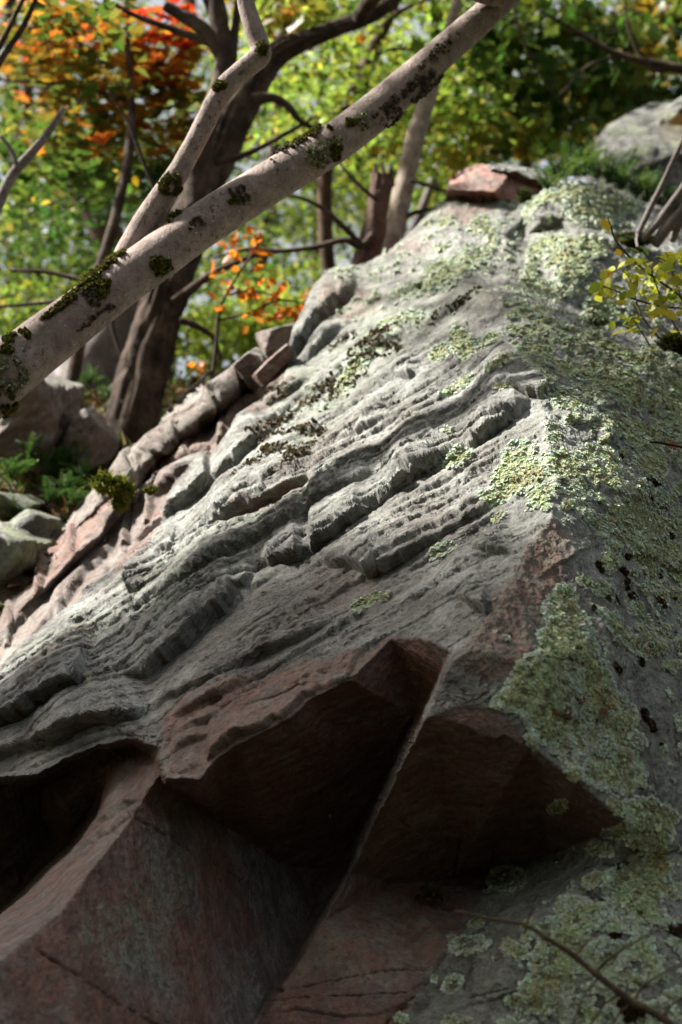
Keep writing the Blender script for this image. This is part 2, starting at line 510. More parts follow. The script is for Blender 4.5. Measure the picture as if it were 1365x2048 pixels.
        fall = sstep(mx[0] - (20 if pts[0, 2] > 12 else 34), mx[0], x) * sstep(mx[-1] + (16 if pts[-1, 2] > 12 else 30), mx[-1], x)
        w = back or np.clip(5.0 * h1, 70, 170)
        up = np.where(side < 0, d, -d)
        r = 1.6 + 0.10 * h
        prof = sstep(-1.5, wall, up) * (0.93 + 0.07 * sstep(0, r * 2.5, up)) * np.clip(1 - up / w, 0, 1) ** 1.1
        prof = prof * fall
        add = prof * h * z / FPX * 1.06
        s.H[sl] = np.maximum(s.H[sl], add) + 0.35 * np.minimum(s.H[sl], add)
        ends = np.clip(h / 10.0, 0, 1) * fall
        s.SH[sl] = np.maximum(s.SH[sl], np.clip(0.40 + (h - 10) * 0.018, 0.4, 0.85) * h * z / FPX * ends * sstep(-1.5, wall, up) * np.exp(-np.clip(up, 0, None) / (5 + 0.25 * h)))
        s.WM[sl] = np.maximum(s.WM[sl], np.exp(-(up / 5.0) ** 2) * ends * sstep(6, 14, h))
        s.H[sl] -= 0.36 * h * z / FPX * ends * np.where(up < 0, np.exp(-(up / (2.5 + 0.16 * h)) ** 2), 0) * (d < 30)

    def pit(s, poly, depth, soft=2.0):
        """a hollow with sharp sides, depth in pixels of the photograph"""
        m = inside(poly, s.WX, s.WY); d, _, _ = seg_dist(s.WX, s.WY, poly, True)
        k = np.where(m, sstep(0, soft, d), 0)
        s.H -= k * depth * s.Z / FPX

    def groove(s, pts, width=3.0, depth=8.0):
        pts = np.array([p[:2] for p in pts], float)
        m = 30
        sl = (slice(max(0, int((pts[:, 1].min() - m - s.Y[0, 0]) / s.step)), int((pts[:, 1].max() + m - s.Y[0, 0]) / s.step) + 1),
              slice(max(0, int((pts[:, 0].min() - m - s.X[0, 0]) / s.step)), int((pts[:, 0].max() + m - s.X[0, 0]) / s.step) + 1))
        x, y = s.WX[sl], s.WY[sl]
        d, side, par = seg_dist(x, y, pts)
        v = 0.55 + 0.9 * perlin(np.stack([x / 14, y / 14, 0 * x + 2.5], -1))
        s.H[sl] -= np.clip(v, 0, 1.3) * np.exp(-(d / width) ** 2) * depth * s.Z[sl] / FPX

    def paint(s, ch, poly, val=1.0, soft=12, warp=1.0):
        """mark rock of another colour: channel 0 red, 1 leafy lichen, 2 dark, 3 pale crust"""
        sl = s.window(poly, soft + 24)
        x = s.X[sl] + (s.WX[sl] - s.X[sl]) * 2.2 * warp; y = s.Y[sl] + (s.WY[sl] - s.Y[sl]) * 2.2 * warp
        if x.size == 0: return
        m = inside(poly, x, y)
        d, _, _ = seg_dist(x, y, poly, True)
        sd = np.where(m, d, -d)
        k = sstep(-soft * 0.5, soft * 0.5, sd)
        s.tone[sl + (ch,)] = s.tone[sl + (ch,)] * (1 - k) + val * k

    def window(s, poly, m):
        xs = [q[0] for q in poly]; ys = [q[1] for q in poly]
        return (slice(max(0, int((min(ys) - m - s.Y[0, 0]) / s.step)), max(0, int((max(ys) + m - s.Y[0, 0]) / s.step) + 1)),
                slice(max(0, int((min(xs) - m - s.X[0, 0]) / s.step)), max(0, int((max(xs) + m - s.X[0, 0]) / s.step) + 1)))

    def solve(s):
        s.Q = s.P + s.N * s.H[..., None] - _tA * s.SH[..., None]

    def meshes(s, parent, names, mat, skirt=(0, 0.5, -0.25), smooth=False):
        """one mesh per label, the rim carried back into the hill"""
        M = s.mask
        cell = M[:-1, :-1] & M[1:, :-1] & M[:-1, 1:] & M[1:, 1:]
        idx = np.arange(M.size).reshape(M.shape)
        quads = np.stack([idx[:-1, :-1], idx[1:, :-1], idx[1:, 1:], idx[:-1, 1:]], -1)
        lab = s.label[:-1, :-1]
        V = s.Q.reshape(-1, 3); T = s.tone.reshape(-1, 4)
        out = {}
        # outer rim
        cp = np.pad(cell, 1)
        rim = []
        for dy, dx, e in ((-1, 0, (0, 3)), (1, 0, (2, 1)), (0, -1, (1, 0)), (0, 1, (3, 2))):
            nb = cp[1 + dy:cp.shape[0] - 1 + dy, 1 + dx:cp.shape[1] - 1 + dx]
            mm = cell & ~nb
            rim.append(np.concatenate([quads[mm][:, list(e)], lab[mm][:, None]], 1))
        rim = np.concatenate(rim)
        for L, (nm, lb) in names.items():
            F = quads[cell & (lab == L)]
            if len(F) == 0: continue
            R = rim[rim[:, 2] == L][:, :2]
            used = np.unique(F)
            remap = np.full(M.size, -1); remap[used] = np.arange(len(used))
            VV = V[used]; TT = T[used]; F = remap[F]
            if len(R) and skirt is not None:
                ru = np.unique(R)
                m2 = np.full(M.size, -1); m2[ru] = np.arange(len(ru)) + len(VV)
                ext = V[ru] + np.array(skirt)
                sk = np.stack([remap[R[:, 1]], remap[R[:, 0]], m2[R[:, 0]], m2[R[:, 1]]], -1)
                VV = np.vstack([VV, ext]); TT = np.vstack([TT, T[ru]]); F = np.vstack([F, sk])
            me = mesh_data(nm, VV, F, mat, smooth, {'tone': TT})
            o = obj(nm, me, parent)
            if lb: o['label'] = lb
            out[L] = o
        return out

# ------------------------------------------------------------------ ground
def ground_h(x, y):
    h = 4.65 * sstep(6.2, 7.1, y) + np.clip(y - 7.1, 0, 2.85) * 0.94 + np.clip(y - 9.95, 0, 5) * 0.45 + np.clip(y - 14.5, 0, 80) * 0.2
    h = h - 0.3 * sstep(-0.6, 0.2, x) * sstep(6, 7, y)
    return h - 0.12
def build_ground():
    ys = np.concatenate([np.linspace(-60, 4, 24), np.linspace(4.3, 16, 120), np.linspace(17, 60, 40), np.linspace(66, 420, 20)])
    xs = np.concatenate([np.linspace(-300, -9, 20), np.linspace(-8.5, 8.5, 110), np.linspace(9, 300, 20)])
    X, Y = np.meshgrid(xs, ys)
    Z = ground_h(X, Y)
    P = np.stack([X, Y, Z], -1)
    near = sstep(90, 30, np.hypot(X, Y))
    P[..., 2] += near * (0.10 * fbm(P * 0.8, 3) + 0.05 * fbm(P * 4, 2))
    n, m = X.shape
    i = np.arange(n * m).reshape(n, m)
    F = np.stack([i[:-1, :-1], i[:-1, 1:], i[1:, 1:], i[1:, :-1]], -1).reshape(-1, 4)
    t = NT('forest_floor')
    c = t.ramp(t.noise(6, 6, 0.7), [(0.3, (0.035, 0.026, 0.016)), (0.5, (0.075, 0.055, 0.03)), (0.62, (0.06, 0.075, 0.028)), (0.78, (0.12, 0.085, 0.045))])
    c = t.mix(t.ramp(t.noise(48, 3, 0.6), [(0.5, 0.0), (0.66, 0.7)]), c, (0.16, 0.10, 0.055))
    mat = t.finish(c, 0.95, t.bump(t.noise(50, 4, 0.7), 1.0, 0.05))
    o = obj('forest_floor', mesh_data('forest_floor', P.reshape(-1, 3), F, mat, True))
    tag(o, 'steep leaf-littered forest slope behind the rocks', None, None, 'structure')
build_ground()

# ------------------------------------------------------------------ the outcrop
A = 'A'
OUT = [(-360, 1680), (-170, 1520), (-60, 1415), (0, 1362), (90, 1263), (143, 1217), (173, 1182), (213, 1152), (240, 1130), (290, 1087), (327, 1047), (347, 1003),
       (390, 953), (443, 903), (487, 847), (533, 807), (577, 773), (583, 727), (590, 693), (600, 677), (620, 647), (637, 600), (663, 567), (690, 543),
       (717, 533), (760, 510), (810, 473), (837, 447), (867, 417), (897, 393), (997, 391), (1057, 408), (1097, 380), (1127, 365), (1170, 363),
       (1227, 380), (1297, 410), (1365, 440), (1680, 545), (1680, 2160), (-360, 2160)]
P = dict(
 u0=(-460, 1400, A), u1=(-460, 1740, A), u2=(0, 1362, A), u3=(90, 1263, A), u4=(213, 1152, A), u5=(327, 1047, A), u6=(443, 903, A), u7=(577, 773, A), u8=(590, 690, A), u9=(637, 600, A),
 u10=(690, 543, A), u11=(200, 800, A), u12=(560, 480, A),
 c1=(690, 655, A), c2=(830, 603, A), c3=(930, 590, A), r8=(1000, 592, 7.4), q1=(1110, 615, 7.25), q2=(1200, 662, 7.15), q3=(1365, 718, 7.1), q4=(1760, 830, 7.4),
 w1=(1012, 577, 7.75), q1b=(1113, 600, 7.75), q2b=(1206, 646, 7.8), q3b=(1367, 700, 7.9), q4b=(1762, 808, 8.2), w0=(935, 578, A, 0.02),
 p1=(717, 533, A), p2=(810, 473, A), p3=(897, 393, A), p4=(1000, 391, 9.6), p5=(1057, 408, 9.45), p6=(1050, 472, 8.95), p6b=(1018, 545, 8.1),
 p7=(1097, 380, 9.2), p8=(1127, 362, 9.2), p9=(1170, 360, 9.3), p10=(1297, 408, 9.6), p11=(1225, 492, 8.5), p12=(1145, 446, 8.7), p13=(1083, 438, 8.75),
 p14=(1365, 520, 8.65), p15=(1760, 622, 9.1), p16=(1760, 530, 9.7), p17=(1365, 438, 9.7), p18=(880, 340, 9.9), p19=(1180, 330, 9.6), p20=(1230, 455, 9.0),
 r7=(1022, 650, A), r6=(1060, 740, A), r5=(1095, 850, A), r4=(1112, 960, A), r3=(1104, 1035, A), r2=(1046, 1117, A), r1=(992, 1225, A), r0=(940, 1300, A),
 x1=(1200, 800, 6.38), x2=(1365, 900, 6.45), x3=(1235, 1000, 5.6), x4=(1365, 1100, 5.85), x5=(1210, 1250, 4.98), x6=(1365, 1300, 5.3), x7=(1365, 1500, 5.0), x8=(1240, 1440, 4.86),
 x9=(1760, 940, 7.2), x10=(1760, 1200, 6.5), x11=(1760, 1500, 5.8), x12=(1090, 1340, 4.74),
 e0=(868, 1432, 4.72), e1=(930, 1408, 4.70), e2=(1000, 1420, 4.68), e3=(1060, 1490, 4.66), e4=(1150, 1558, 4.64), e5=(1250, 1640, 4.66), em=(945, 1345, 4.74),
 b1=(712, 1748, 5.12), b2=(780, 1770, 5.28), b3=(900, 1764, 5.42), b4=(985, 1762, 5.5), b5=(1100, 1712, 5.3), b6=(1185, 1680, 5.0),
 g1=(1262, 1668, 4.70), g2=(1365, 1700, 4.86), g3=(1760, 1740, 5.6), h1=(1196, 1740, 4.72), h2=(1062, 1848, 4.60), h3=(1020, 1910, 4.55), h4=(955, 2048, 4.48), h5=(900, 2220, 4.4),
 h6=(1365, 2048, 4.36), h7=(1760, 2240, 4.4), h8=(1240, 1870, 4.52), i1=(1070, 1790, 4.86),
 f1=(905, 1900, 4.82), f2=(850, 1955, 4.74), f3=(800, 2048, 4.66), f4=(740, 2220, 4.52), f5=(960, 1800, 5.15),
 k0=(897, 1335, 4.75), k1=(846, 1440, 4.73), k2=(786, 1560, 4.84), k3=(733, 1665, 4.98), k4=(697, 1752, 5.08), k5=(640, 1850, 4.98), k6=(580, 1950, 4.88), k7=(525, 2048, 4.78), k8=(430, 2220, 4.62),
 l0=(888, 1337, 4.9), l1=(838, 1438, 5.2), l2=(778, 1557, 5.5), l3=(725, 1662, 5.66), l4=(689, 1748, 5.80), l5=(632, 1846, 5.52), l6=(572, 1946, 5.25), l7=(517, 2044, 4.92), l8=(421, 2220, 4.5),
 a1=(327, 1560, A), a2=(400, 1560, A), a3=(433, 1520, A), a4=(473, 1490, A), a5=(577, 1437, A), a6=(617, 1400, A), a7=(700, 1360, A), a8=(722, 1305, A), a9=(780, 1277, A), a10=(845, 1277, A), a11=(905, 1300, A),
 t0=(330, 1574, 5.22), t1=(440, 1646, 5.42), t2=(560, 1726, 5.6), t3=(640, 1788, 5.74),
 d1=(320, 1544, 5.18), d2=(282, 1606, 5.15), d3=(241, 1660, 4.97), d4=(180, 1740, 4.74), d5=(120, 1830, 4.52), d6=(0, 1925, 4.30), d7=(-460, 2252, 3.75), d8=(-460, 2320, 3.7), d9=(200, 2230, 4.08), s0=(316, 1536, 5.22),
 s1=(200, 1632, 5.38), s2=(154, 1690, 5.3), s3=(103, 1736, 5.25), s4=(51, 1792, 5.2), s5=(0, 1838, 4.95), s6=(-460, 2142, 4.4),
 j1=(190, 1623, 6.1), j2=(145, 1681, 6.3), j3=(94, 1727, 6.3), j4=(42, 1783, 6.3), j5=(-9, 1829, 6.3), j6=(-460, 2130, 6.2),
 m1=(135, 1600, 5.9), m2=(217, 1527, 5.6), m3=(300, 1508, 5.45),
 v0=(-460, 1790, A), v1=(0, 1560, A), v2=(72, 1552, A), v3=(130, 1520, A), v4=(200, 1490, A), v5=(265, 1478, A), v6=(320, 1496, A),
 o0=(-460, 1806, 6.6), o1=(0, 1575, 6.3), o2=(76, 1567, 6.3), o3=(135, 1536, 6.1), o4=(204, 1506, 5.8), o5=(266, 1493, 5.6), ox=(60, 1650, 6.5),
)
CH = ['u1 u2 u3 u4 u5 u6 u7 u8 u9 u10 p1 p2 p3 p4 p5 p7 p8 p9 p10 p17 p16', 'c1 c2 c3 r8 q1 q2 q3 q4', 'w0 w1 q1b q2b q3b q4b', 'p5 p6 p6b w1', 'p13 p12 p11 p14 p15',
      'r8 r7 r6 r5 r4 r3 r2 r1 r0 k0', 'k0 em e2', 'e0 e1 e2 e3 e4 e5', 'e0 k1', 'k1 b1', 'b1 b2 b3 b4 b5 b6 e5', 'e5 g1 g2 g3', 'g1 h1 h2 h3 h4 h5', 'b5 i1 h2', 'f5 f1 f2 f3 f4', 'b4 f5',
      'k0 k1 k2 k3 k4 k5 k6 k7 k8', 'l0 l1 l2 l3 l4 l5 l6 l7 l8', 'k4 b1', 'a1 a2 a3 a4 a5 a6 a7 a8 a9 a10 a11 l0', 'a11 k0', 't0 t1 t2 t3 l4', 'a1 t0', 'a1 d1 d2 d3 d4 d5 d6 d7', 's0 s1 s2 s3 s4 s5 s6', 'j1 j2 j3 j4 j5 j6',
      'm1 m2 m3', 'v0 v1 v2 v3 v4 v5 v6 a1', 'o0 o1 o2 o3 o4 o5 m3', 's0 m3', 's0 d1', 'm1 j1', 't0 d1']
R = Relief(OUT, P, CH, step=1.95, edge=7.0, warp=1.0)

# which facet each place belongs to
X, Y = R.WX, R.WY
def above(line): return Y < np.interp(X, [p[0] for p in line], [p[1] for p in line])
DIV1 = [(-360, 1580), (-170, 1460), (0, 1360), (127, 1315), (250, 1245), (407, 1157), (547, 1080), (690, 1000), (800, 905), (950, 800), (1110, 780)]
DIV2 = [(-360, 1660), (-170, 1540), (0, 1463), (143, 1397), (182, 1382), (300, 1358), (393, 1277), (473, 1203), (527, 1135), (640, 1100), (735, 1047), (803, 997), (873, 945), (955, 900), (1070, 808), (1110, 790)]
DIV3 = [(-360, 1720), (-170, 1590), (0, 1520), (110, 1490), (247, 1447), (300, 1422), (410, 1387), (527, 1313), (672, 1248), (733, 1180), (773, 1150), (870, 1090), (977, 1027), (1060, 960), (1110, 960)]
RIDGE = [(1000, 592), (1022, 650), (1060, 740), (1095, 850), (1112, 960), (1104, 1035), (1046, 1117), (992, 1225), (940, 1300), (895, 1335)]
FACE_B = RIDGE[:-1] + [(897, 1335), (868, 1432), (930, 1408), (1000, 1420), (1060, 1490), (1150, 1558), (1250, 1640), (1262, 1668), (1365, 1700), (1900, 1740), (1900, 860), (1365, 718), (1200, 662), (1110, 615)]
SOF_C = [(327, 1562), (400, 1560), (433, 1520), (473, 1490), (577, 1437), (617, 1400), (700, 1360), (722, 1305), (780, 1277), (845, 1277), (905, 1300), (892, 1337), (839, 1438), (778, 1557), (725, 1662), (690, 1748), (640, 1788), (560, 1726), (440, 1646), (330, 1574)]
FACE_D = [(318, 1540), (330, 1574), (440, 1646), (560, 1726), (640, 1788), (690, 1748), (633, 1846), (573, 1946), (518, 2044), (422, 2400), (-600, 2400), (-460, 2252), (0, 1925), (120, 1830), (180, 1740), (241, 1660), (282, 1606)]
FACE_DL = [(318, 1538), (282, 1606), (241, 1660), (180, 1740), (120, 1830), (0, 1925), (-460, 2252), (-460, 2136), (-5, 1834), (47, 1788), (99, 1732), (150, 1686), (196, 1628)]
VOID = [(-500, 1798), (0, 1567), (74, 1560), (132, 1528), (202, 1498), (265, 1486), (320, 1500), (318, 1538), (196, 1628), (150, 1686), (99, 1732), (47, 1788), (-5, 1834), (-500, 2150)]
SOF_E = [(868, 1432), (930, 1408), (1000, 1420), (1060, 1490), (1150, 1558), (1250, 1640), (1185, 1680), (1100, 1712), (985, 1762), (900, 1764), (780, 1770), (712, 1748), (697, 1752), (733, 1665), (786, 1560), (846, 1440)]
FACE_F = [(712, 1748), (780, 1770), (900, 1764), (985, 1762), (960, 1800), (905, 1900), (850, 1955), (800, 2048), (740, 2300), (422, 2300), (518, 2044), (573, 1946), (633, 1846), (697, 1752)]
FACE_G = [(985, 1762), (1100, 1712), (1185, 1680), (1250, 1640), (1262, 1668), (1365, 1700), (1900, 1740), (1900, 2300), (740, 2300), (800, 2048), (850, 1955), (905, 1900), (960, 1800)]
SUMMIT = [(560, 640), (690, 655), (830, 603), (930, 590), (1000, 592), (1110, 615), (1200, 662), (1365, 718), (1900, 860), (1900, 300), (600, 300)]
L = R.label
L[:] = 4
L[above(DIV3)] = 3; L[above(DIV2)] = 2; L[above(DIV1)] = 1
for k, poly in ((5, FACE_B), (6, SOF_C), (7, FACE_D), (8, FACE_DL), (9, VOID), (10, SOF_E), (11, FACE_F), (12, FACE_G), (13, SUMMIT)):
    L[inside(poly, X, Y)] = k

# bedding ledges traced along their feet: (px, py, height of the dark wall)
for ld in [
 [(640,1102,28),(690,1075,34),(728,1052,34),(748,1038,22),(790,1008,21),(806,994,36),(838,970,38),(866,952,30),(892,936,19),(940,918,17),(955,902,22),(1000,868,28),(1040,838,22),(1074,806,4)],
 [(625,1040,10),(648,1024,20),(690,1002,20),(742,978,17),(762,966,4)],
 [(630,1008,8),(690,972,8),(760,930,8),(806,905,7),(862,870,4)],
 [(646,1137,10),(668,1141,18),(700,1139,20),(716,1147,28),(735,1157,34),(773,1150,36),(820,1122,30),(860,1098,22),(884,1086,16),(924,1062,14),(938,1051,21),(970,1034,18),(1000,1008,8),(1030,978,3)],
 [(943,1106,4),(965,1111,15),(1000,1111,17),(1027,1106,4)],
 [(905,1192,2),(940,1216,16),(975,1233,18),(987,1216,3)],
 [(295,1425,6),(350,1397,16),(410,1388,20),(460,1367,18),(515,1325,18),(532,1312,24),(560,1303,21),(613,1282,18),(650,1262,14),(676,1246,3)],
 [(525,1137,8),(545,1138,22),(605,1123,30),(616,1115,14),(642,1101,14)],
 [(438,1189,4),(470,1198,18),(503,1173,17),(516,1160,3)],
 [(215,1380,8),(255,1372,14),(300,1359,28),(340,1328,34),(393,1278,36),(440,1233,32),(474,1204,22),(482,1196,3)],
 [(180,1383,16),(213,1374,18),(253,1361,16),(290,1346,10),(322,1325,4)],
 [(-340,1660,30),(-160,1535,36),(0,1464,42),(47,1448,44),(100,1421,42),(143,1398,42),(180,1383,36),(188,1375,3)],
 [(-340,1710,16),(-160,1590,20),(0,1522,22),(60,1502,18),(110,1492,40),(160,1470,44),(200,1456,42),(247,1448,34),(285,1433,14),(302,1425,3)],
 [(-330,1590,5),(-100,1420,6),(0,1361,7),(50,1336,6),(127,1316,7),(187,1284,9),(250,1246,13),(313,1206,15),(340,1194,15),(407,1158,25),(450,1133,26),(493,1108,22),(547,1081,15),(580,1061,9),(625,1031,7),(690,1001,4)],
 [(393,1086,8),(430,1069,17),(445,1056,26),(507,1034,28),(560,1006,24),(607,984,19),(640,970,11),(664,954,3)],
 [(311,1118,5),(330,1120,14),(353,1110,16),(357,1106,2)],
 [(254,1176,4),(262,1191,24),(285,1193,17),(312,1176,12),(350,1151,10),(378,1144,3)],
 [(275,1078,4),(330,1047,14),(370,1014,26),(420,971,26),(426,965,12),(477,934,24),(513,898,22),(542,874,9),(565,852,3)],
 [(528,832,4),(550,816,14),(587,796,17),(612,776,13),(645,754,3)],
 [(662,899,8),(700,886,13),(735,871,18),(770,851,13),(800,836,6),(808,826,2)],
 [(700,868,4),(760,832,9),(785,822,3)],
 [(775,860,9),(800,846,8),(840,847,9),(862,840,6),(900,820,5),(955,796,3)],
 [(783,766,4),(800,768,16),(825,767,16),(848,752,4)],
 [(966,802,4),(983,805,13),(1005,796,21),(1030,791,15),(1060,801,15),(1085,799,17),(1105,789,8),(1120,780,2)],
 [(584,742,12),(600,714,24),(640,665,28),(675,626,24),(700,596,16),(718,570,4)],
 [(604,737,8),(625,717,16),(650,697,18),(668,677,14),(690,657,8),(722,645,3)],
 [(818,506,3),(832,508,5),(866,490,3)],
 [(690,570,2),(715,561,5),(735,553,4),(760,530,2)],
 [(905,654,3),(950,634,6),(1000,624,6),(1052,642,4)],
 [(860,690,3),(900,668,5),(960,650,3)],
 [(1005,478,2),(1027,465,8),(1070,442,10),(1083,440,10),(1117,452,10),(1170,479,10),(1223,495,8),(1240,500,2)],
 [(1050,448,2),(1097,423,8),(1127,432,9),(1157,455,9),(1210,466,5)],
 [(1098,816,3),(1130,844,9),(1165,860,12),(1192,851,4)],
 [(1188,881,3),(1205,894,16),(1223,882,12),(1228,876,2)],
 [(1193,823,6),(1230,818,9),(1290,801,3)],
 [(1150,960,3),(1200,985,9),(1260,1000,8),(1330,1030,4)],
 [(1090,1150,2),(1140,1120,8),(1180,1100,3)],
 [(1230,1110,3),(1290,1120,10),(1360,1150,10),(1420,1180,3)],
 [(1200,760,3),(1260,790,7),(1320,830,7),(1400,880,3)],
 [(1120,690,3),(1180,720,6),(1240,740,3)],
 # broken red edge above the big overhang
 [(345,1440,5),(372,1440,14),(430,1418,22),(480,1398,16),(510,1385,6),(560,1372,6)],
 [(342,1478,5),(365,1470,12),(400,1460,14),(440,1440,14),(470,1418,16),(500,1402,8)],
 [(340,1512,5),(360,1500,12),(395,1482,14),(420,1474,5)],
 [(430,1512,16),(470,1478,22),(520,1462,18),(577,1430,14),(612,1395,14),(640,1380,12),(690,1362,10)],
 [(345,1548,2),(370,1546,7),(392,1538,8),(405,1530,2)],
 [(500,1420,5),(560,1398,10),(600,1378,12),(632,1375,6)],
 [(700,1352,10),(712,1318,8),(730,1296,6),(760,1280,4)],
 [(60,1540,4),(110,1518,10),(150,1502,9),(200,1480,12),(245,1470,10),(300,1476,4)],
 [(0,1500,4),(50,1480,7),(90,1462,5)],
 # left block: notches of its lit edge
 [(196,1650,3),(225,1645,14),(262,1612,12),(276,1606,3)],
 [(160,1700,3),(215,1665,9),(262,1630,8),(280,1622,2)],
 [(925,1450,4),(980,1478,10),(1010,1470,8),(1050,1500,3)],
 [(540,2030,3),(600,2022,5),(690,2036,5),(760,2030,4),(845,2008,3)],
 [(1010,1885,3),(1060,1865,8),(1110,1850,3)],
 [(1160,1770,3),(1195,1800,12),(1225,1770,6),(1235,1750,2)],
 [(880,2035,3),(950,2010,6),(1040,1985,5)],
]:
    R.ledge(ld)
for gv, w, d in [
 ([(262,1628),(330,1665),(362,1690),(450,1740),(540,1800),(600,1832)], 2.6, 12), ([(75,1905),(150,1950),(240,2012),(330,2062)], 3.2, 16), ([(330,1665),(420,1705),(470,1735)], 2, 6),
 ([(560,1985),(640,1968),(720,1950),(780,1940),(850,1942)], 2.2, 8), ([(895,1905),(868,1945),(832,1990),(800,2020),(770,2048)], 3.4, 14), ([(868,1945),(830,1938),(800,1925)], 2, 8), ([(520,2010),(640,1995),(760,1990),(850,1985)], 1.8, 7),
 ([(940,2000),(990,1985),(1040,1975)], 2.0, 8), ([(895,1335),(940,1300),(992,1225),(1046,1117),(1104,1040)], 3.0, 12), ([(1010,575),(1018,545),(1040,500),(1050,470)], 5, 16),
 ([(800,980),(860,950),(960,890),(1072,806)], 2.6, 14), ([(930,1065),(980,1027),(1040,975),(1068,960)], 2.4, 9), ([(560,1395),(640,1350),(720,1330)], 2, 6), ([(800,1640),(850,1672),(905,1700)], 2, 7),
 ([(905,1765),(920,1690),(935,1640)], 2.4, 9), ([(975,1765),(988,1700)], 2.4, 9), ([(640,1290),(720,1240),(790,1180)], 1.6, 5), ([(260,1290),(380,1200),(460,1150)], 1.5, 4), ([(480,1330),(560,1260),(640,1215)], 1.5, 4),
 ([(140,1690),(230,1640),(300,1580)], 2, 7), ([(60,1400),(200,1330),(330,1255)], 1.6, 5), ([(700,760),(790,720),(900,640)], 1.6, 5), ([(830,900),(905,840),(960,800)], 1.6, 5)]:
    R.groove(gv, w, d)

for gv, w, d in [([(200,1275),(240,1252),(333,1197),(407,1157),(493,1107),(547,1080),(640,1026),(760,963),(860,902),(960,800)], 2.6, 15), ([(640,1105),(735,1051),(800,999),(885,939),(955,902),(1074,806)], 2.8, 18), ([(215,1383),(255,1374),(340,1330),(400,1274),(474,1206)], 2.8, 16),
                 ([(-140,1545),(0,1467),(143,1401),(186,1383)], 3.0, 18), ([(0,1525),(110,1495),(247,1451),(300,1426)], 3.0, 16), ([(652,1141),(700,1141),(735,1160),(773,1153),(870,1093),(935,1054),(1003,1003)], 2.6, 15), ([(300,1424),(410,1390),(527,1317),(613,1284),(676,1247)], 2.6, 14), ([(275,1080),(370,1016),(425,968),(513,900),(560,856)], 2.8, 16),
                 ([(395,1088),(445,1058),(507,1036),(607,986),(664,955)], 2.6, 14), ([(662,900),(735,872),(800,836),(880,790)], 2.4, 12), ([(528,834),(587,798),(650,752),(700,720)], 2.4, 12), ([(120,1420),(260,1330),(400,1240),(470,1200)], 1.8, 8), ([(560,1240),(700,1170),(780,1120)], 1.8, 8), ([(40,1440),(160,1370),(300,1290)], 1.8, 8), ([(700,1280),(800,1210),(900,1150),(1000,1070)], 1.6, 7)]:
    R.groove(gv, w, d)
R.ledge([(545,1085,8),(640,1028,12),(700,996,12),(783,952,10),(860,906,8),(920,868,7),(985,828,4)])
R.ledge([(430,1150,5),(520,1098,9),(600,1058,8),(640,1034,4)]); R.ledge([(560,1250,3),(640,1208,7),(720,1160,7),(780,1122,3)]); R.ledge([(80,1350,4),(180,1300,8),(300,1228,8),(380,1180,4)])
# straight hairline partings and small broken steps that follow the bedding of the lit face
r_ = np.random.default_rng(77)
A_POLY = [(-150, 1500), (0, 1380), (210, 1165), (350, 1020), (580, 790), (700, 660), (840, 615), (990, 605), (1050, 740), (1090, 850), (1090, 1000), (1030, 1110), (980, 1220), (900, 1270), (720, 1290), (600, 1385), (420, 1470), (330, 1480), (150, 1480), (-150, 1580)]
def strike(x, y):
    return math.radians(-31 - 5 * (x < 300) - 4 * (y < 850) + r_.normal() * 2.2)
def line_from(x, y, a, n, wob):
    out = [(x, y)]
    for k in range(1, 7):
        out.append((x + math.cos(a) * n * k / 6 + r_.normal() * wob * 0.6, y + math.sin(a) * n * k / 6 + r_.normal() * wob))
    return out
def in_A(x, y): return bool(inside(A_POLY, np.array([[x]]), np.array([[y]]))[0, 0])
k_ = 0
while k_ < 130:
    x, y = r_.uniform(-100, 1060), r_.uniform(620, 1540)
    if not in_A(x, y): continue
    k_ += 1
    a = strike(x, y); n = r_.uniform(60, 420)
    ln_ = [q_ for q_ in line_from(x, y, a, n, 1.6) if in_A(*q_)]
    if len(ln_) < 3: continue
    if k_ % 2:
        R.groove(ln_, r_.uniform(1.6, 2.6), r_.uniform(7, 17))
    else:
        hh = r_.uniform(3.5, 11)
        R.ledge([(u, v, hh * math.sin(math.pi * (j + 0.6) / (len(ln_) + 0.2))) for j, (u, v) in enumerate(ln_)], back=r_.uniform(30, 70))
k_ = 0
while k_ < 46:                                            # long thin layers
    x, y = r_.uniform(-150, 900), r_.uniform(680, 1560)
    if not in_A(x, y): continue
    k_ += 1
    a = math.radians(-31.5 - 4 * (x < 300) - 3 * (y < 850) + r_.normal() * 1.2)
    ln_ = [q_ for q_ in line_from(x, y, a, r_.uniform(220, 560), 1.2) if in_A(*q_)]
    if len(ln_) < 4: continue
    hh = r_.uniform(4.5, 9)
    R.ledge([(u, v, hh * min(1, 0.35 + 0.5 * min(j, len(ln_) - 1 - j))) for j, (u, v) in enumerate(ln_)], back=r_.uniform(26, 60), wall=4.0)
    R.groove([(u + 1, v + 2) for u, v in ln_], 2.1, r_.uniform(9, 16))

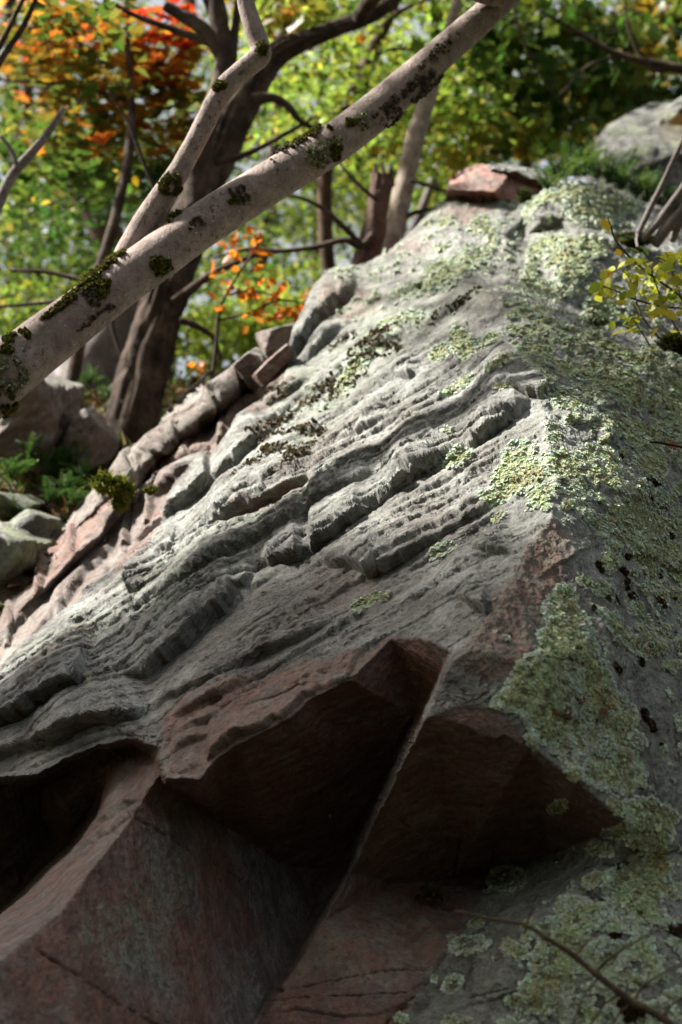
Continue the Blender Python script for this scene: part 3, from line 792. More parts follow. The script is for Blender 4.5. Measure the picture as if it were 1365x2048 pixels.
# grain of the bedding
Bd = bed(R.P)
lab = R.label
def where(ids): 
    k = np.isin(lab, ids).astype(float)
    return blur(k, 3, 2)
wA = where([1, 2, 3, 4]); wB = where([5, 12]); wS = where([6, 7, 10, 11, 9, 8]); wT = where([13])
calm = perlin(Bd * [0.9, 2.2, 0.9] + 4)
q = Bd[..., 1] + 0.03 * perlin(Bd * [0.7, 1.5, 0.7]) + 0.008 * perlin(Bd * [4, 9, 4])
def terr(f, ph, amp, elong):
    m = np.clip(perlin(Bd * [elong, f * 0.55, elong] + ph) * 2.4 + 0.15, 0, 1)
    return amp * m * (1 - np.mod(q * f + ph, 1.0)) 
relief = 0.011 * fbm(Bd * [1.1, 2.6, 1.1], 2)
relief = relief + (wA + 0.45 * wB + 0.30 * wS + 0.3 * wT) * (terr(6.0, 0.3, 0.006, 0.6) + terr(15.0, 0.7, 0.006, 0.9) + terr(30.0, 0.1, 0.003, 1.8))
relief = relief + (0.9 * wA + wB + 0.5 * wS + 0.5 * wT) * 0.0055 * fbm(Bd * [5, 15, 5], 4, 0.62)
crk = np.abs(perlin(Bd * [3.0, 15, 3.0] + 11)); crm = np.clip(perlin(Bd * [1.5, 4, 1.5] + 21) * 2, 0, 1)
relief = relief - (wA + 0.3 * wB + 0.03 * wS + 0.2 * wT) * crm * 0.010 * np.exp(-(crk / 0.035) ** 2)
relief = relief + (0.0034 - 0.0020 * wS) * fbm(R.P * 48, 3, 0.6) + 0.006 * wB * fbm(R.P * 16, 3)
relief = relief * (1 - 0.8 * R.WM)

# colours that belong to the stone: red quartzite where it broke freshly, pale crust, lichen
T = R.tone
T[..., 3] = 0.24 * wA + 0.45 * wB + 0.35 * wT + 0.12 * wS
T[..., 0] = 0.12 * np.clip(perlin(Bd * [1.2, 3, 1.2] + 2) * 2, 0, 1)
for poly, v, so_ in [(SOF_C, 0.95, 20), (FACE_D, 0.9, 24), (FACE_DL, 0.7, 14), (VOID, 0.8, 14), (SOF_E, 0.85, 16), (FACE_F, 0.9, 30),
    ([(330,1420),(430,1395),(560,1340),(640,1320),(720,1300),(730,1340),(617,1405),(473,1495),(400,1560),(327,1560)], 0.85, 26),
    ([(900,1330),(940,1290),(990,1225),(1046,1117),(1104,1040),(1150,1070),(1120,1160),(1085,1210),(1060,1310),(1000,1370)], 0.85, 30),
    ([(870,1420),(880,1370),(960,1345),(1005,1400),(930,1408)], 0.1, 16), ([(660,600),(700,575),(770,590),(760,625),(700,650),(645,660)], 0.55, 22), ([(890,420),(960,405),(990,420),(960,450),(900,445)], 0.7, 20),
    ([(780,500),(850,470),(870,500),(800,520)], 0.5, 20), ([(480,1040),(600,980),(640,965),(600,1000),(500,1050)], 0.75, 12), ([(640,1140),(760,1170),(700,1230),(620,1240)], 0.35, 30), ([(240,1130),(330,1050),(300,1100),(230,1150)], 0.8, 14),
    ([(60,1380),(173,1260),(200,1265),(90,1380)], 0.4, 20), ([(470,840),(560,780),(600,770),(520,850)], 0.5, 16), ([(1180,560),(1250,590),(1230,610)], 0.7, 10), ([(1060,720),(1240,770),(1365,850),(1365,880),(1200,800)], 0.3, 20),
    ([(260,1590),(320,1545),(350,1580),(300,1640)], 0.9, 14)]:
    R.paint(0, poly, v, so_)
patchy = fbm(R.P * [3.0, 3.0, 3.0] + 40, 3)
T[..., 0] *= np.where(np.isin(lab, [7]), np.clip(0.9 + 0.8 * patchy, 0.3, 1.1), 1.0)
R.paint(3, [(300,1710),(370,1700),(400,1760),(350,1850),(330,1960),(230,1950),(150,1880),(180,1800),(270,1790)], 0.6, 50)
R.paint(3, [(60,1330),(230,1190),(420,1090),(560,1010),(700,930),(640,1010),(480,1110),(300,1230),(120,1330)], 0.6, 40)
R.paint(3, [(640,1830),(760,1790),(900,1850),(870,1930),(760,1950),(620,1960),(580,1980)], 0.4, 60)
R.paint(3, [(300,1230),(400,1170),(520,1110),(500,1150),(400,1220),(320,1260)], 0.9, 26)
R.paint(3, [(640,900),(800,700),(1000,600),(720,600),(560,800),(560,900)], 0.75, 60)
# leafy lichen: big growths and scattered discs
ln = 0.75 * fbm(R.P * [9, 9, 9] + 60, 3) + 0.55 * perlin(R.P * 4.2 + 71); lf = perlin(R.P * 42) * 0.5 + perlin(R.P * 90) * 0.3
LI = np.zeros(R.shape); TINT = 0.5 + 0.5 * np.clip(fbm(R.P * 6 + 15, 2), -1, 1)
lf2 = np.roll(lf, 37, 1)
def growth(poly, soft=10.0, holes=0.25):
    sl = R.window(poly, 45)
    x = R.X[sl] + (R.WX[sl] - R.X[sl]) * 2.0; y = R.Y[sl] + (R.WY[sl] - R.Y[sl]) * 2.0
    x = x + 7 * lf[sl]; y = y + 7 * lf2[sl]
    m = inside(poly, x, y); d, _, _ = seg_dist(x, y, poly, True)
    v = np.where(m, 0.42 + 0.58 * np.clip(d / (soft * 2.2), 0, 1), 0.42 - 0.4 * d / soft)
    if holes: v = v - 0.9 * np.clip(ln[sl] + 0.25 * lf[sl] - (0.50 - holes), 0, 1) * 2.2
    LI[sl] = np.maximum(LI[sl], v)
def disc(cx, cy, rx, ry, ring=0.0, rot=-0.5, tint=None):
    mm = 1.7 * max(rx, ry) + 4
    sl = R.window([(cx - mm, cy - mm), (cx + mm, cy + mm)], 0)
    if LI[sl].size == 0: return
    dx, dy = R.X[sl] - cx, R.Y[sl] - cy
    c, s_ = math.cos(rot), math.sin(rot)
    r = np.hypot((dx * c + dy * s_) / rx, (-dx * s_ + dy * c) / ry) + 0.14 * lf[sl] + 0.10 * ln[sl]
    v = np.where(r < 1, 0.42 + 0.58 * np.clip((1 - r) * 2.4, 0, 1), 0.42 - 1.2 * (r - 1))
    if ring: v = np.where(r < ring, np.minimum(v, 0.42 - 2.0 * (ring - r)), v)
    if tint is not None:
        tv = TINT[sl]; tv[(v > LI[sl]) & (v > 0.3)] = tint
    LI[sl] = np.maximum(LI[sl], v)
growth([(1117,1173),(1150,1170),(1160,1215),(1195,1262),(1200,1310),(1232,1370),(1270,1435),(1265,1500),(1290,1560),(1230,1590),(1163,1563),(1100,1503),(1063,1470),(1033,1430),(997,1410),(1010,1375),(1030,1325),(1073,1310),(1073,1273),(1090,1240),(1087,1207)], 9, 0.12)
growth([(1060,1870),(1150,1805),(1215,1745),(1290,1690),(1400,1640),(1560,1640),(1560,2230),(940,2230),(1010,2040),(1075,1965),(1030,1910)], 9, 0.54)
growth([(1010,600),(1110,620),(1200,665),(1365,720),(1560,790),(1560,1010),(1365,960),(1230,880),(1140,800),(1080,780),(1020,690)], 10, 0.54)
growth([(1020,990),(1060,940),(1120,900),(1200,930),(1365,1010),(1500,1100),(1500,1290),(1365,1240),(1250,1120),(1190,1060),(1130,1000),(1080,985)], 9, 0.54)
growth([(1190,1210),(1240,1230),(1290,1300),(1240,1290)], 8, 0.2); growth([(1240,1600),(1300,1590),(1365,1640),(1300,1700),(1260,1680)], 8, 0.2)
growth([(1040,560),(1060,490),(1090,462),(1130,470),(1120,500),(1080,520),(1075,560),(1150,570),(1180,590),(1110,600),(1030,590)], 9, 0.1)
growth([(1063,412),(1100,382),(1130,367),(1180,365),(1260,395),(1290,412),(1225,450),(1210,470),(1150,450),(1100,425),(1050,450)], 9, 0.3)
growth([(850,560),(900,515),(960,490),(1000,492),(980,520),(930,560),(860,590),(790,600),(780,585)], 9, 0.3)
growth([(760,640),(850,620),(850,650),(800,680),(750,720),(700,800),(640,830),(690,740)], 9, 0.5)
for a in [(930,698,26,36),(885,716,24,16),(1040,915,40,26),(1030,960,40,34),(1075,965,34,46),(920,930,40,14),(740,1205,30,9),(718,1222,16,10),(770,1195,16,8),(908,884,14,9),(1000,1000,36,14),(890,1105,30,10),(1020,800,20,9),
          (1130,505,42,36,0.0,0.4),(1182,497,32,20,0.0,0.3),(960,450,24,16),(980,470,14,26),(1150,545,40,24),(1215,620,50,26,0.2,0.2),(1195,640,36,18,0.0,0.2),(890,445,20,8),(885,525,16,8),(860,535,18,8),
          (942,1896,42,17,0.4,-0.15),(908,1970,26,16,0.45,-0.5),(900,2046,24,14,0.3),(958,1852,20,11,0.3),(1120,1610,22,14),(660,1630,2,2),(870,1960,6,5),(1080,1000,30,12),(1000,1035,18,7),(905,1880,10,6),(985,690,30,12),(1010,745,34,14),(920,780,40,10),(845,870,9,6),
          (1135,1012,18,10),(1095,1016,10,7)]:
    disc(*a)
# speckled growth all over the shaded face
sp = fbm(R.P * [13, 13, 13] + 33, 3, 0.6) + 0.35 * perlin(R.P * 60) + 0.5 * perlin(R.P * 3.1 + 12)
spv = 0.42 + (sp - 0.34) * 1.1
bare = np.zeros(R.shape)
for poly in ([(985, 1225), (1040, 1110), (1110, 1035), (1175, 1020), (1190, 1080), (1150, 1160), (1110, 1190), (1080, 1260), (1070, 1310), (1020, 1340), (1000, 1410), (900, 1420), (880, 1340)], [(1180, 1215), (1235, 1290), (1290, 1310), (1330, 1400), (1330, 1520), (1290, 1560), (1270, 1440), (1220, 1350)], [(870, 1960), (960, 1800), (1100, 1730), (1190, 1680), (1190, 1740), (1060, 1850), (1020, 1910), (1050, 1960), (980, 2040), (800, 2060)], [(1280, 1590), (1365, 1560), (1365, 1640), (1310, 1660)]):
    bare = np.maximum(bare, inside(poly, R.WX, R.WY))
bare = blur(bare, 4, 2)
np.maximum(LI, np.where(wB > 0.5, spv - 0.17 - 0.34 * bare, 0) * sstep(880, 1010, R.X), out=LI)
rr = np.random.default_rng(5)
wB_ok = (wB > 0.6) & (bare < 0.3) & (R.X < 1420) & (R.Y < 2060)
cand = np.argwhere(wB_ok)
for k_ in range(230):
    j = cand[rr.integers(len(cand))]
    cx_, cy_ = R.X[j[0], j[1]], R.Y[j[0], j[1]]
    rad = float(np.clip(rr.lognormal(2.6, 0.55), 6, 46)); fs = 0.55 if cy_ < 900 else 0.8
    disc(cx_, cy_, rad, rad * fs * rr.uniform(0.7, 1.1), 0.35 if rad > 18 and rr.random() < 0.45 else 0.0, rr.uniform(-0.3, 0.5), float(rr.random()))
sp2 = fbm(R.P * [10, 10, 10] + 91, 3, 0.6) + 0.3 * perlin(R.P * 55)
np.maximum(LI, np.where(wT > 0.5, 0.42 + (sp2 - 0.52), 0), out=LI)
T[..., 1] = np.clip(LI, 0, 1)
# dark lichen crumbs and damp seams
bn = perlin(R.P * 11 + 80)
bn = bn + 0.45 * perlin(R.P * 27 + 7)
T[..., 2] = np.clip((bn - 0.56) * 4, 0, 0.8) * sstep(0.2, 0.6, wB) * sstep(820, 1050, R.Y) * sstep(1120, 1260, R.X)
R.paint(2, [(262,1160),(320,1140),(300,1190),(258,1195)], 0.55, 10)
T[..., 2] *= (T[..., 1] < 0.4)
lm = sstep(0.38, 0.5, T[..., 1])
LUMP = fbm(R.P * [24, 24, 24] + 9, 4, 0.62)
relief = relief + lm * (0.004 + 0.010 * np.clip(LUMP, -0.8, 1.0)) * (R.Z / 5.5)
R.H += relief
R.solve()
outcrop = thing('rock_outcrop', 'huge layered quartzite outcrop with a sunlit left face and a dark red overhang', 'rock outcrop', at(690, 2048, 4.9))
names = {1: ('rock_slab', 'topmost sunlit slab along the left edge'), 2: ('rock_slab', 'long sunlit slab ending in a square dark notch'), 3: ('rock_slab', 'sunlit slab between the two rows of notches'), 4: ('rock_slab', 'lowest grey slab above the overhang'),
         5: ('rock_face', 'shaded right face covered in pale green lichen'), 6: ('overhang', 'dark red underside of the large left overhang'), 7: ('rock_block', 'dull red flat block below the overhang'), 8: ('rock_edge', 'pale left edge of the red block'),
         9: ('recess', 'black hollow under the left slabs'), 10: ('overhang', 'dark underside of the pointed right overhang'), 11: ('rock_block', 'reddish brown sloping block at the bottom'), 12: ('rock_block', 'grey block with lichen at bottom right'), 13: ('summit_face', 'smooth lichen-blotched upper face')}
R.meshes(outcrop, names, M_ROCK, skirt=(0.0, 0.9, -0.5))

# ------------------------------------------------------------------ more materials
def bark(name, stops, sx=18, furrow=True, spots=None, rough=0.9, bumpk=0.8, scale_ref=1.0):
    t = NT(name)
    n1 = t.noise(sx * 0.5, 5, 0.65)
    col = t.ramp(n1, stops)
    fine = t.noise(sx * 6, 4, 0.7)
    col = t.mix(t.ramp(fine, [(0.36, 0.6), (0.5, 0.0)]), col, tuple(0.35 * c for c in stops[0][1]))
    if spots:
        sn = t.noise(sx * 1.3, 4, 0.6)
        col = t.mix(t.ramp(sn, [(0.60, 0.0), (0.66, 0.85)]), col, spots[0])
        sp = t.noise(sx * 2.6 + 3, 3, 0.5)
        col = t.mix(t.ramp(sp, [(0.62, 0.0), (0.68, 0.8)]), col, spots[1])
    h = t.math('ADD', n1, t.math('MULTIPLY', fine, 0.5))
    return t.finish(col, rough, t.bump(h, bumpk, 0.02), 0.2)
def beech():
    t = NT('smooth_bark')
    big = t.noise(3.2, 5, 0.65); mid = t.noise(17, 5, 0.65); fine = t.noise(120, 4, 0.7)
    col = t.ramp(mid, [(0.28, (0.15, 0.11, 0.095)), (0.45, (0.245, 0.19, 0.165)), (0.6, (0.31, 0.245, 0.215)), (0.75, (0.37, 0.315, 0.28))])
    col = t.mix(t.ramp(big, [(0.50, 0.0), (0.68, 0.65)]), col, (0.12, 0.10, 0.08))
    ring = t.noise(1.0, 4, 0.6, t.scaled((60, 14, 14), (0, math.radians(-35), 0)))
    col = t.mix(t.ramp(ring, [(0.64, 0.0), (0.72, 0.75)]), col, (0.09, 0.07, 0.055))
    spots = t.noise(46, 3, 0.5)
    col = t.mix(t.math('MULTIPLY', t.ramp(spots, [(0.60, 0.0), (0.64, 0.9)]), t.ramp(t.noise(4.4, 3), [(0.46, 0.0), (0.6, 1.0)])), col, (0.065, 0.06, 0.045))
    col = t.mix(t.ramp(t.noise(70, 2, 0.5), [(0.68, 0.0), (0.72, 0.8)]), col, (0.46, 0.43, 0.37))
    col = t.mix(t.ramp(fine, [(0.34, 0.55), (0.48, 0.0)]), col, (0.10, 0.08, 0.065))
    h = t.math('ADD', t.math('MULTIPLY', mid, 0.8), t.math('ADD', t.math('MULTIPLY', fine, 0.35), t.math('MULTIPLY', ring, -0.6)))
    return t.finish(col, 0.85, t.bump(h, 0.7, 0.012), 0.2)
M_BEECH_PLAIN = bark('smooth_bark', [(0.3, (0.22, 0.165, 0.135)), (0.5, (0.33, 0.26, 0.22)), (0.7, (0.42, 0.35, 0.30))], 16, spots=((0.09, 0.075, 0.055), (0.36, 0.35, 0.27)), bumpk=0.45)
M_BEECH = beech()
M_BIRCH = bark('papery_bark', [(0.3, (0.17, 0.12, 0.085)), (0.5, (0.33, 0.27, 0.21)), (0.7, (0.46, 0.40, 0.33))], 26, bumpk=1.0)
M_BARK = bark('furrowed_bark', [(0.3, (0.022, 0.015, 0.011)), (0.5, (0.055, 0.038, 0.027)), (0.7, (0.13, 0.095, 0.068))], 12, bumpk=1.0)
M_BARK_RED = bark('reddish_bark', [(0.3, (0.045, 0.028, 0.02)), (0.5, (0.10, 0.06, 0.045)), (0.7, (0.17, 0.11, 0.085))], 10, bumpk=1.0)
M_BARK_GREY = bark('grey_bark', [(0.3, (0.10, 0.085, 0.08)), (0.5, (0.19, 0.165, 0.155)), (0.7, (0.29, 0.26, 0.245))], 12, bumpk=0.8)
M_TWIG = bark('twig_bark', [(0.3, (0.05, 0.04, 0.025)), (0.5, (0.11, 0.085, 0.05)), (0.7, (0.2, 0.16, 0.10))], 40, bumpk=0.5)

def coloured(name, trans=0.0, rough=0.6, noise_scale=60, var=0.35, spec=0.3, bumpk=0.0):
    t = NT(name)
    a = t.n('ShaderNodeAttribute'); a.attribute_name = 'col'
    n = t.noise(noise_scale, 3, 0.6)
    col = t.mix(t.ramp(n, [(0.35, var), (0.6, 0.0)]), a.outputs['Color'], t.mix(1.0, a.outputs['Color'], (0.35, 0.33, 0.3), 'MULTIPLY'))
    p = t.n('ShaderNodeBsdfPrincipled', Roughness=rough); t.set(p.inputs['Base Color'], col); p.inputs['Specular IOR Level'].default_value = spec
    if bumpk: t.set(p.inputs['Normal'], t.bump(n, bumpk, 0.01))
    if trans:
        tr = t.n('ShaderNodeBsdfTranslucent'); t.set(tr.inputs['Color'], col)
        mx = t.n('ShaderNodeMixShader'); mx.inputs[0].default_value = trans
        t.t.links.new(p.outputs[0], mx.inputs[1]); t.t.links.new(tr.outputs[0], mx.inputs[2]); t.t.links.new(mx.outputs[0], t.out.inputs[0])
    else:
        t.t.links.new(p.outputs[0], t.out.inputs[0])
    return t.m
M_LEAF = coloured('leaf', 0.55, 0.45, 30, 0.2, 0.3)
M_MOSS = coloured('moss', 0.15, 0.9, 90, 0.5, 0.1)
M_LICHEN = coloured('lichen_lobe', 0.12, 0.9, 120, 0.4, 0.1)
M_DRY = coloured('dry_leaf', 0.15, 0.7, 60, 0.5, 0.2)

def proj(Pw):
    d = np.asarray(Pw) - EYE
    z = d @ FWD
    return CX + FPX * (d @ RIGHT) / z, CY - FPX * (d @ UPV) / z, z

def rand_dirs(n):
    v = rng.normal(size=(n, 3)); return v / np.linalg.norm(v, axis=1)[:, None]

def frame_for(Nn):
    r = rand_dirs(len(Nn))
    a = np.cross(Nn, r); a /= np.linalg.norm(a, axis=1)[:, None] + 1e-9
    return a, np.cross(Nn, a)

def flakes(mb, C, Nn, size, cols, k=5, cup=0.5):
    """small cupped lobes"""
    n = len(C); a, b = frame_for(Nn)
    size = np.broadcast_to(size, (n,))
    V = np.zeros((n, k + 1, 3)); V[:, 0] = C
    for j in range(k):
        th = 2 * math.pi * j / k
        rr = size * rng.uniform(0.55, 1.25, n)
        V[:, j + 1] = C + (a * math.cos(th) + b * math.sin(th)) * rr[:, None] + Nn * (size * cup * rng.uniform(-0.2, 1.2, n))[:, None]
    base = (np.arange(n) * (k + 1))[:, None]
    F = np.concatenate([np.concatenate([base, base + 1 + j, base + 1 + (j + 1) % k], 1) for j in range(k)])
    shade = rng.uniform(0.9, 1.12, (n, k + 1, 1)); shade[:, 0] *= 0.8
    mb.add(V.reshape(-1, 3), F, (np.repeat(cols[:, None], k + 1, 1) * shade).reshape(-1, 3))

def spikes(mb, C, Nn, length, width, cols, spread=0.7):
    n = len(C)
    D = Nn + spread * rand_dirs(n); D /= np.linalg.norm(D, axis=1)[:, None]
    a, b = frame_for(D)
    L = length * rng.uniform(0.5, 1.3, n)[:, None]
    V = np.stack([C - a * width, C + a * width, C + D * L], 1)
    F = np.arange(3 * n).reshape(n, 3)
    k = np.ones((n, 3, 1)); k[:, 2] = 1.35
    mb.add(V.reshape(-1, 3), F, (np.repeat(cols[:, None], 3, 1) * k).reshape(-1, 3))

def palette(cols, n, jitter=0.18):
    c = np.array(cols)[rng.integers(0, len(cols), n)]
    return np.clip(c * (1 + jitter * rng.normal(size=(n, 1))) * (1 + 0.08 * rng.normal(size=(n, 3))), 0.005, 0.9)

# ------------------------------------------------------------------ lichen and crumbs growing on the outcrop
def surface_pick(prob, n):
    p = np.clip(prob, 0, None) * R.mask
    p = p.reshape(-1); p = p / p.sum()
    i = rng.choice(len(p), n, p=p)
    Qn = np.cross(np.gradient(R.Q, axis=1), np.gradient(R.Q, axis=0)).reshape(-1, 3)
    Nn = Qn[i]; Nn /= np.linalg.norm(Nn, axis=1)[:, None] + 1e-12
    fl = (Nn * R.N.reshape(-1, 3)[i]).sum(1) < 0
    Nn[fl] *= -1
    return i, R.Q.reshape(-1, 3)[i], Nn, R.Z.reshape(-1)[i]
def lichen_coat():
    mb = MB()
    lv = R.tone[..., 1]
    i, C, Nn, z = surface_pick((lv > 0.40) * (0.6 + 0.4 * (lv < 0.8)) * (R.Y < 2070) * (R.X < 1400) * (R.Y > 330) * (0.06 + sstep(-0.35, 0.25, LUMP)), 85000)
    Nb = 0.5 * Nn + 0.5 * R.N.reshape(-1, 3)[i] + 0.25 * rand_dirs(len(C)); Nb /= np.linalg.norm(Nb, axis=1)[:, None]
    v = lv.reshape(-1)[i]
    tn = fbm(C * 7.0, 3)[:, None]
    inner = palette([(0.37, 0.44, 0.24), (0.40, 0.47, 0.27), (0.45, 0.52, 0.34), (0.37, 0.42, 0.21)], len(C))
    brown = palette([(0.33, 0.28, 0.11), (0.26, 0.21, 0.08), (0.18, 0.15, 0.06), (0.38, 0.34, 0.16)], len(C))
    tt = TINT.reshape(-1)[i][:, None]; mint = palette([(0.40, 0.47, 0.36), (0.35, 0.43, 0.33), (0.46, 0.52, 0.42)], len(C)); km = sstep(0.45, 0.75, tt); inner = inner * (1 - km) + mint * km
    kb = sstep(0.32, 0.95, tn + 0.25 * rng.normal(size=tn.shape)); inner = inner * (1 - kb) + brown * kb
    outer = palette([(0.49, 0.57, 0.44), (0.45, 0.53, 0.40), (0.54, 0.61, 0.50)], len(C))
    k = sstep(0.85, 0.5, v)[:, None]
    flakes(mb, C + Nn * 0.002, Nb, 2.3 * z / FPX * np.clip(rng.lognormal(0, 0.42, len(C)), 0.4, 2.3), inner * (1 - k) + outer * k, 5, 0.4)
    o = obj('lichen_coat', mb.data('lichen_coat', M_LICHEN, False), outcrop)
    tag(o, 'curled pale yellow-green lichen lobes', kind='stuff')
    # dark curled rock tripe and dead crumbs along the seams of the lit face and on the shaded face
    prob = np.zeros(R.shape)
    for cx, cy, L, W in [(745, 720, 70, 16), (700, 760, 80, 18), (650, 860, 60, 14), (560, 905, 90, 14), (620, 880, 70, 14), (600, 930, 60, 10), (740, 700, 50, 14), (545, 870, 50, 16), (560, 850, 30, 10), (480, 965, 22, 8),
                         (400, 1040, 30, 10), (640, 790, 60, 10), (690, 690, 30, 10), (560, 800, 40, 10), (520, 930, 30, 8), (760, 690, 24, 10), (800, 705, 12, 7), (875, 640, 16, 7), (920, 612, 60, 8)]:
        dx, dy = R.X - cx, R.Y - cy
        c, s_ = math.cos(-0.66), math.sin(-0.66)
        prob = np.maximum(prob, np.exp(-((dx * c + dy * s_) / L) ** 2 - ((-dx * s_ + dy * c) / W) ** 2) * (ln > -0.05))
    prob = np.where(prob > 0.25, prob, 0)
    bprob = (np.clip(R.tone[..., 2], 0, 1) > 0.15) * np.isin(R.label, [5, 12]) * (R.X < 1420) * (R.Y < 2080)
    for pr, n, nm, lb, cols, sz in [(prob, 1300, 'rock_tripe', 'dark curled crumbs of dead lichen along the seams', [(0.06, 0.045, 0.03), (0.10, 0.075, 0.045), (0.20, 0.16, 0.09), (0.09, 0.08, 0.04)], 4.6),
                                (bprob, 2600, 'dead_lichen', 'blackish brown curled dead lichen', [(0.035, 0.025, 0.016), (0.08, 0.05, 0.03), (0.14, 0.09, 0.05)], 5.0)]:
        mb = MB()
        i, C, Nn, z = surface_pick(pr, n)
        Nb = Nn + 0.9 * rand_dirs(n); Nb /= np.linalg.norm(Nb, axis=1)[:, None]
        flakes(mb, C + Nn * 0.004, Nb, sz * z / FPX * rng.uniform(0.5, 1.4, n), palette(cols, n), 5, 0.9)
        o = obj(nm, mb.data(nm, M_DRY, False), outcrop); tag(o, lb, kind='stuff')
lichen_coat()

# ------------------------------------------------------------------ loose stones
def cube_sphere(n):
    g = np.tan(np.linspace(-math.pi / 4, math.pi / 4, n))
    a, b = np.meshgrid(g, g); o = np.ones_like(a)
    Vs, Fs = [], []
    i = np.arange(n * n).reshape(n, n)
    q = np.stack([i[:-1, :-1], i[:-1, 1:], i[1:, 1:], i[1:, :-1]], -1).reshape(-1, 4)
    for k, f in enumerate([(a, b, o), (b, a, -o), (o, a, b), (-o, b, a), (b, o, a), (a, -o, b)]):
        v = np.stack(f, -1).reshape(-1, 3); Vs.append(v / np.linalg.norm(v, axis=1)[:, None]); Fs.append(q + k * n * n)
    V = np.vstack(Vs); F = np.vstack(Fs)
    key = np.round(V, 5); u, first, inv = np.unique(key, axis=0, return_index=True, return_inverse=True)
    return V[first], inv.reshape(-1)[F]
CS = cube_sphere(44)

def stone(name, label, cat, px, py, w, h, rot, z, depth, mat, seed, boxy=0.5, tilt=0.0, group=None, cuts=9, rough=0.085, roll=0.0):
    """an angular block: a sphere cut by planes, stretched to w x h pixels and depth metres, turned by rot in the view"""
    r = np.random.default_rng(seed)
    D, F = CS
    pl = []
    for ax in range(3):
        for sg in (-1, 1):
            n = np.zeros(3); n[ax] = sg; n = n + r.normal(size=3) * 0.14; n /= np.linalg.norm(n); pl.append((n, r.uniform(0.88, 1.0)))
    for k in range(cuts):
        n = r.normal(size=3); n /= np.linalg.norm(n); pl.append((n, r.uniform(1.0, 1.25) if boxy > 0.6 else r.uniform(0.86, 1.12)))
    inv = np.zeros(len(D))
    for n, d in pl:
        inv = np.maximum(inv, (D @ n) / d)
    inv2 = np.zeros(len(D))
    for n, d in pl: inv2 += np.clip((D @ n) / d, 0, None) ** 22
    rad = 1.0 / (0.35 * inv + 0.65 * inv2 ** (1 / 22))
    V = D * rad[:, None]
    V = V * np.array([w * 0.5 * z / FPX, h * 0.5 * z / FPX, depth * 0.5])
    if roll:
        ct, st = math.cos(roll), math.sin(roll)
        V = np.stack([V[:, 0], V[:, 1] * ct - V[:, 2] * st, V[:, 1] * st + V[:, 2] * ct], -1)
    c, s_ = math.cos(rot), math.sin(rot)
    V = np.stack([V[:, 0] * c - V[:, 1] * s_, V[:, 0] * s_ + V[:, 1] * c, V[:, 2]], -1)
    if tilt: 
        ct, st = math.cos(tilt), math.sin(tilt)
        V = np.stack([V[:, 0], V[:, 1] * ct - V[:, 2] * st, V[:, 1] * st + V[:, 2] * ct], -1)
    Pw = V[:, 0:1] * RIGHT + V[:, 1:2] * UPV + V[:, 2:3] * FWD
    Nn = Pw / (np.linalg.norm(Pw, axis=1)[:, None] + 1e-9)
    cen = at(px, py, z)
    q = bed(Pw + cen)
    sz = min(w, h) * z / FPX
    Pw = Pw + Nn * (sz * rough * (1.2 * fbm(q * [2, 7, 2] + seed, 3) + 0.5 * perlin(q * [8, 30, 8] + seed)) + 0.0025 * perlin(q * 40))[:, None]
    me = mesh_data(name, Pw, F, mat, True)
    o = bpy.data.objects.new(name, me); COL.objects.link(o); o.location = [float(v) for v in cen]
    return tag(o, label, cat, group)

def rot(deg): return math.radians(deg)
stone('stone_block', 'small red-ended block standing at the upper end of the long grey slab', 'stone block', 508, 738, 64, 66, rot(40), 8.3, 0.4, M_STONE, 23, 0.8)
stone('stone_block', 'narrow upright reddish sliver leaning beside the dark blade of rock', 'stone block', 548, 735, 96, 34, rot(44), 8.1, 0.3, M_STONE_RED, 24, 0.8)
stone('stone_block', 'pale pinkish block with mint lichen, farthest of the stones behind the slab', 'stone block', 566, 690, 92, 70, rot(20), 9.2, 0.5, M_STONE, 25, 0.7)
stone('stone_block', 'squarish brown stone with a flat top beside the dark gap', 'stone block', 392, 945, 90, 64, rot(30), 7.6, 0.4, M_STONE, 28, 0.8)
stone('stone_block', 'dark stone filling the gap between the red sliver and the lit face', 'stone block', 545, 800, 90, 70, rot(45), 9.6, 0.5, M_STONE, 31, 0.7)
stone('boulder', 'large pale brown boulder with a mossy top at the left edge under the leaning trunk', 'boulder', 62, 835, 165, 180, rot(-14), 9.3, 0.9, M_STONE, 41, 0.5)
stone('boulder', 'small rounded dark stone right of the large pale boulder', 'boulder', 137, 848, 52, 60, rot(10), 9.4, 0.4, M_STONE, 42, 0.5)
stone('boulder', 'sloping reddish boulder at the foot of the dark furrowed trunk', 'boulder', 178, 880, 90, 110, rot(30), 9.4, 0.6, M_STONE, 43, 0.6)
stone('boulder', 'grey mossy boulder with a pointed top in the lower left stones', 'boulder', 75, 1062, 100, 80, rot(-25), 8.2, 0.5, M_STONE_MOSSY, 44, 0.6)
stone('boulder', 'broad dark boulder dusted with green lichen at the left edge', 'boulder', 15, 1115, 170, 130, rot(-20), 7.9, 0.7, M_STONE_MOSSY, 45, 0.5)
stone('boulder', 'flat mossy stone behind the pointed grey boulder', 'boulder', 10, 1010, 130, 50, rot(-5), 8.6, 0.6, M_STONE_MOSSY, 46, 0.5)
stone('boulder', 'small brown stone at the left edge among the low plants', 'boulder', 12, 890, 50, 40, rot(10), 9.2, 0.3, M_STONE, 47, 0.5)

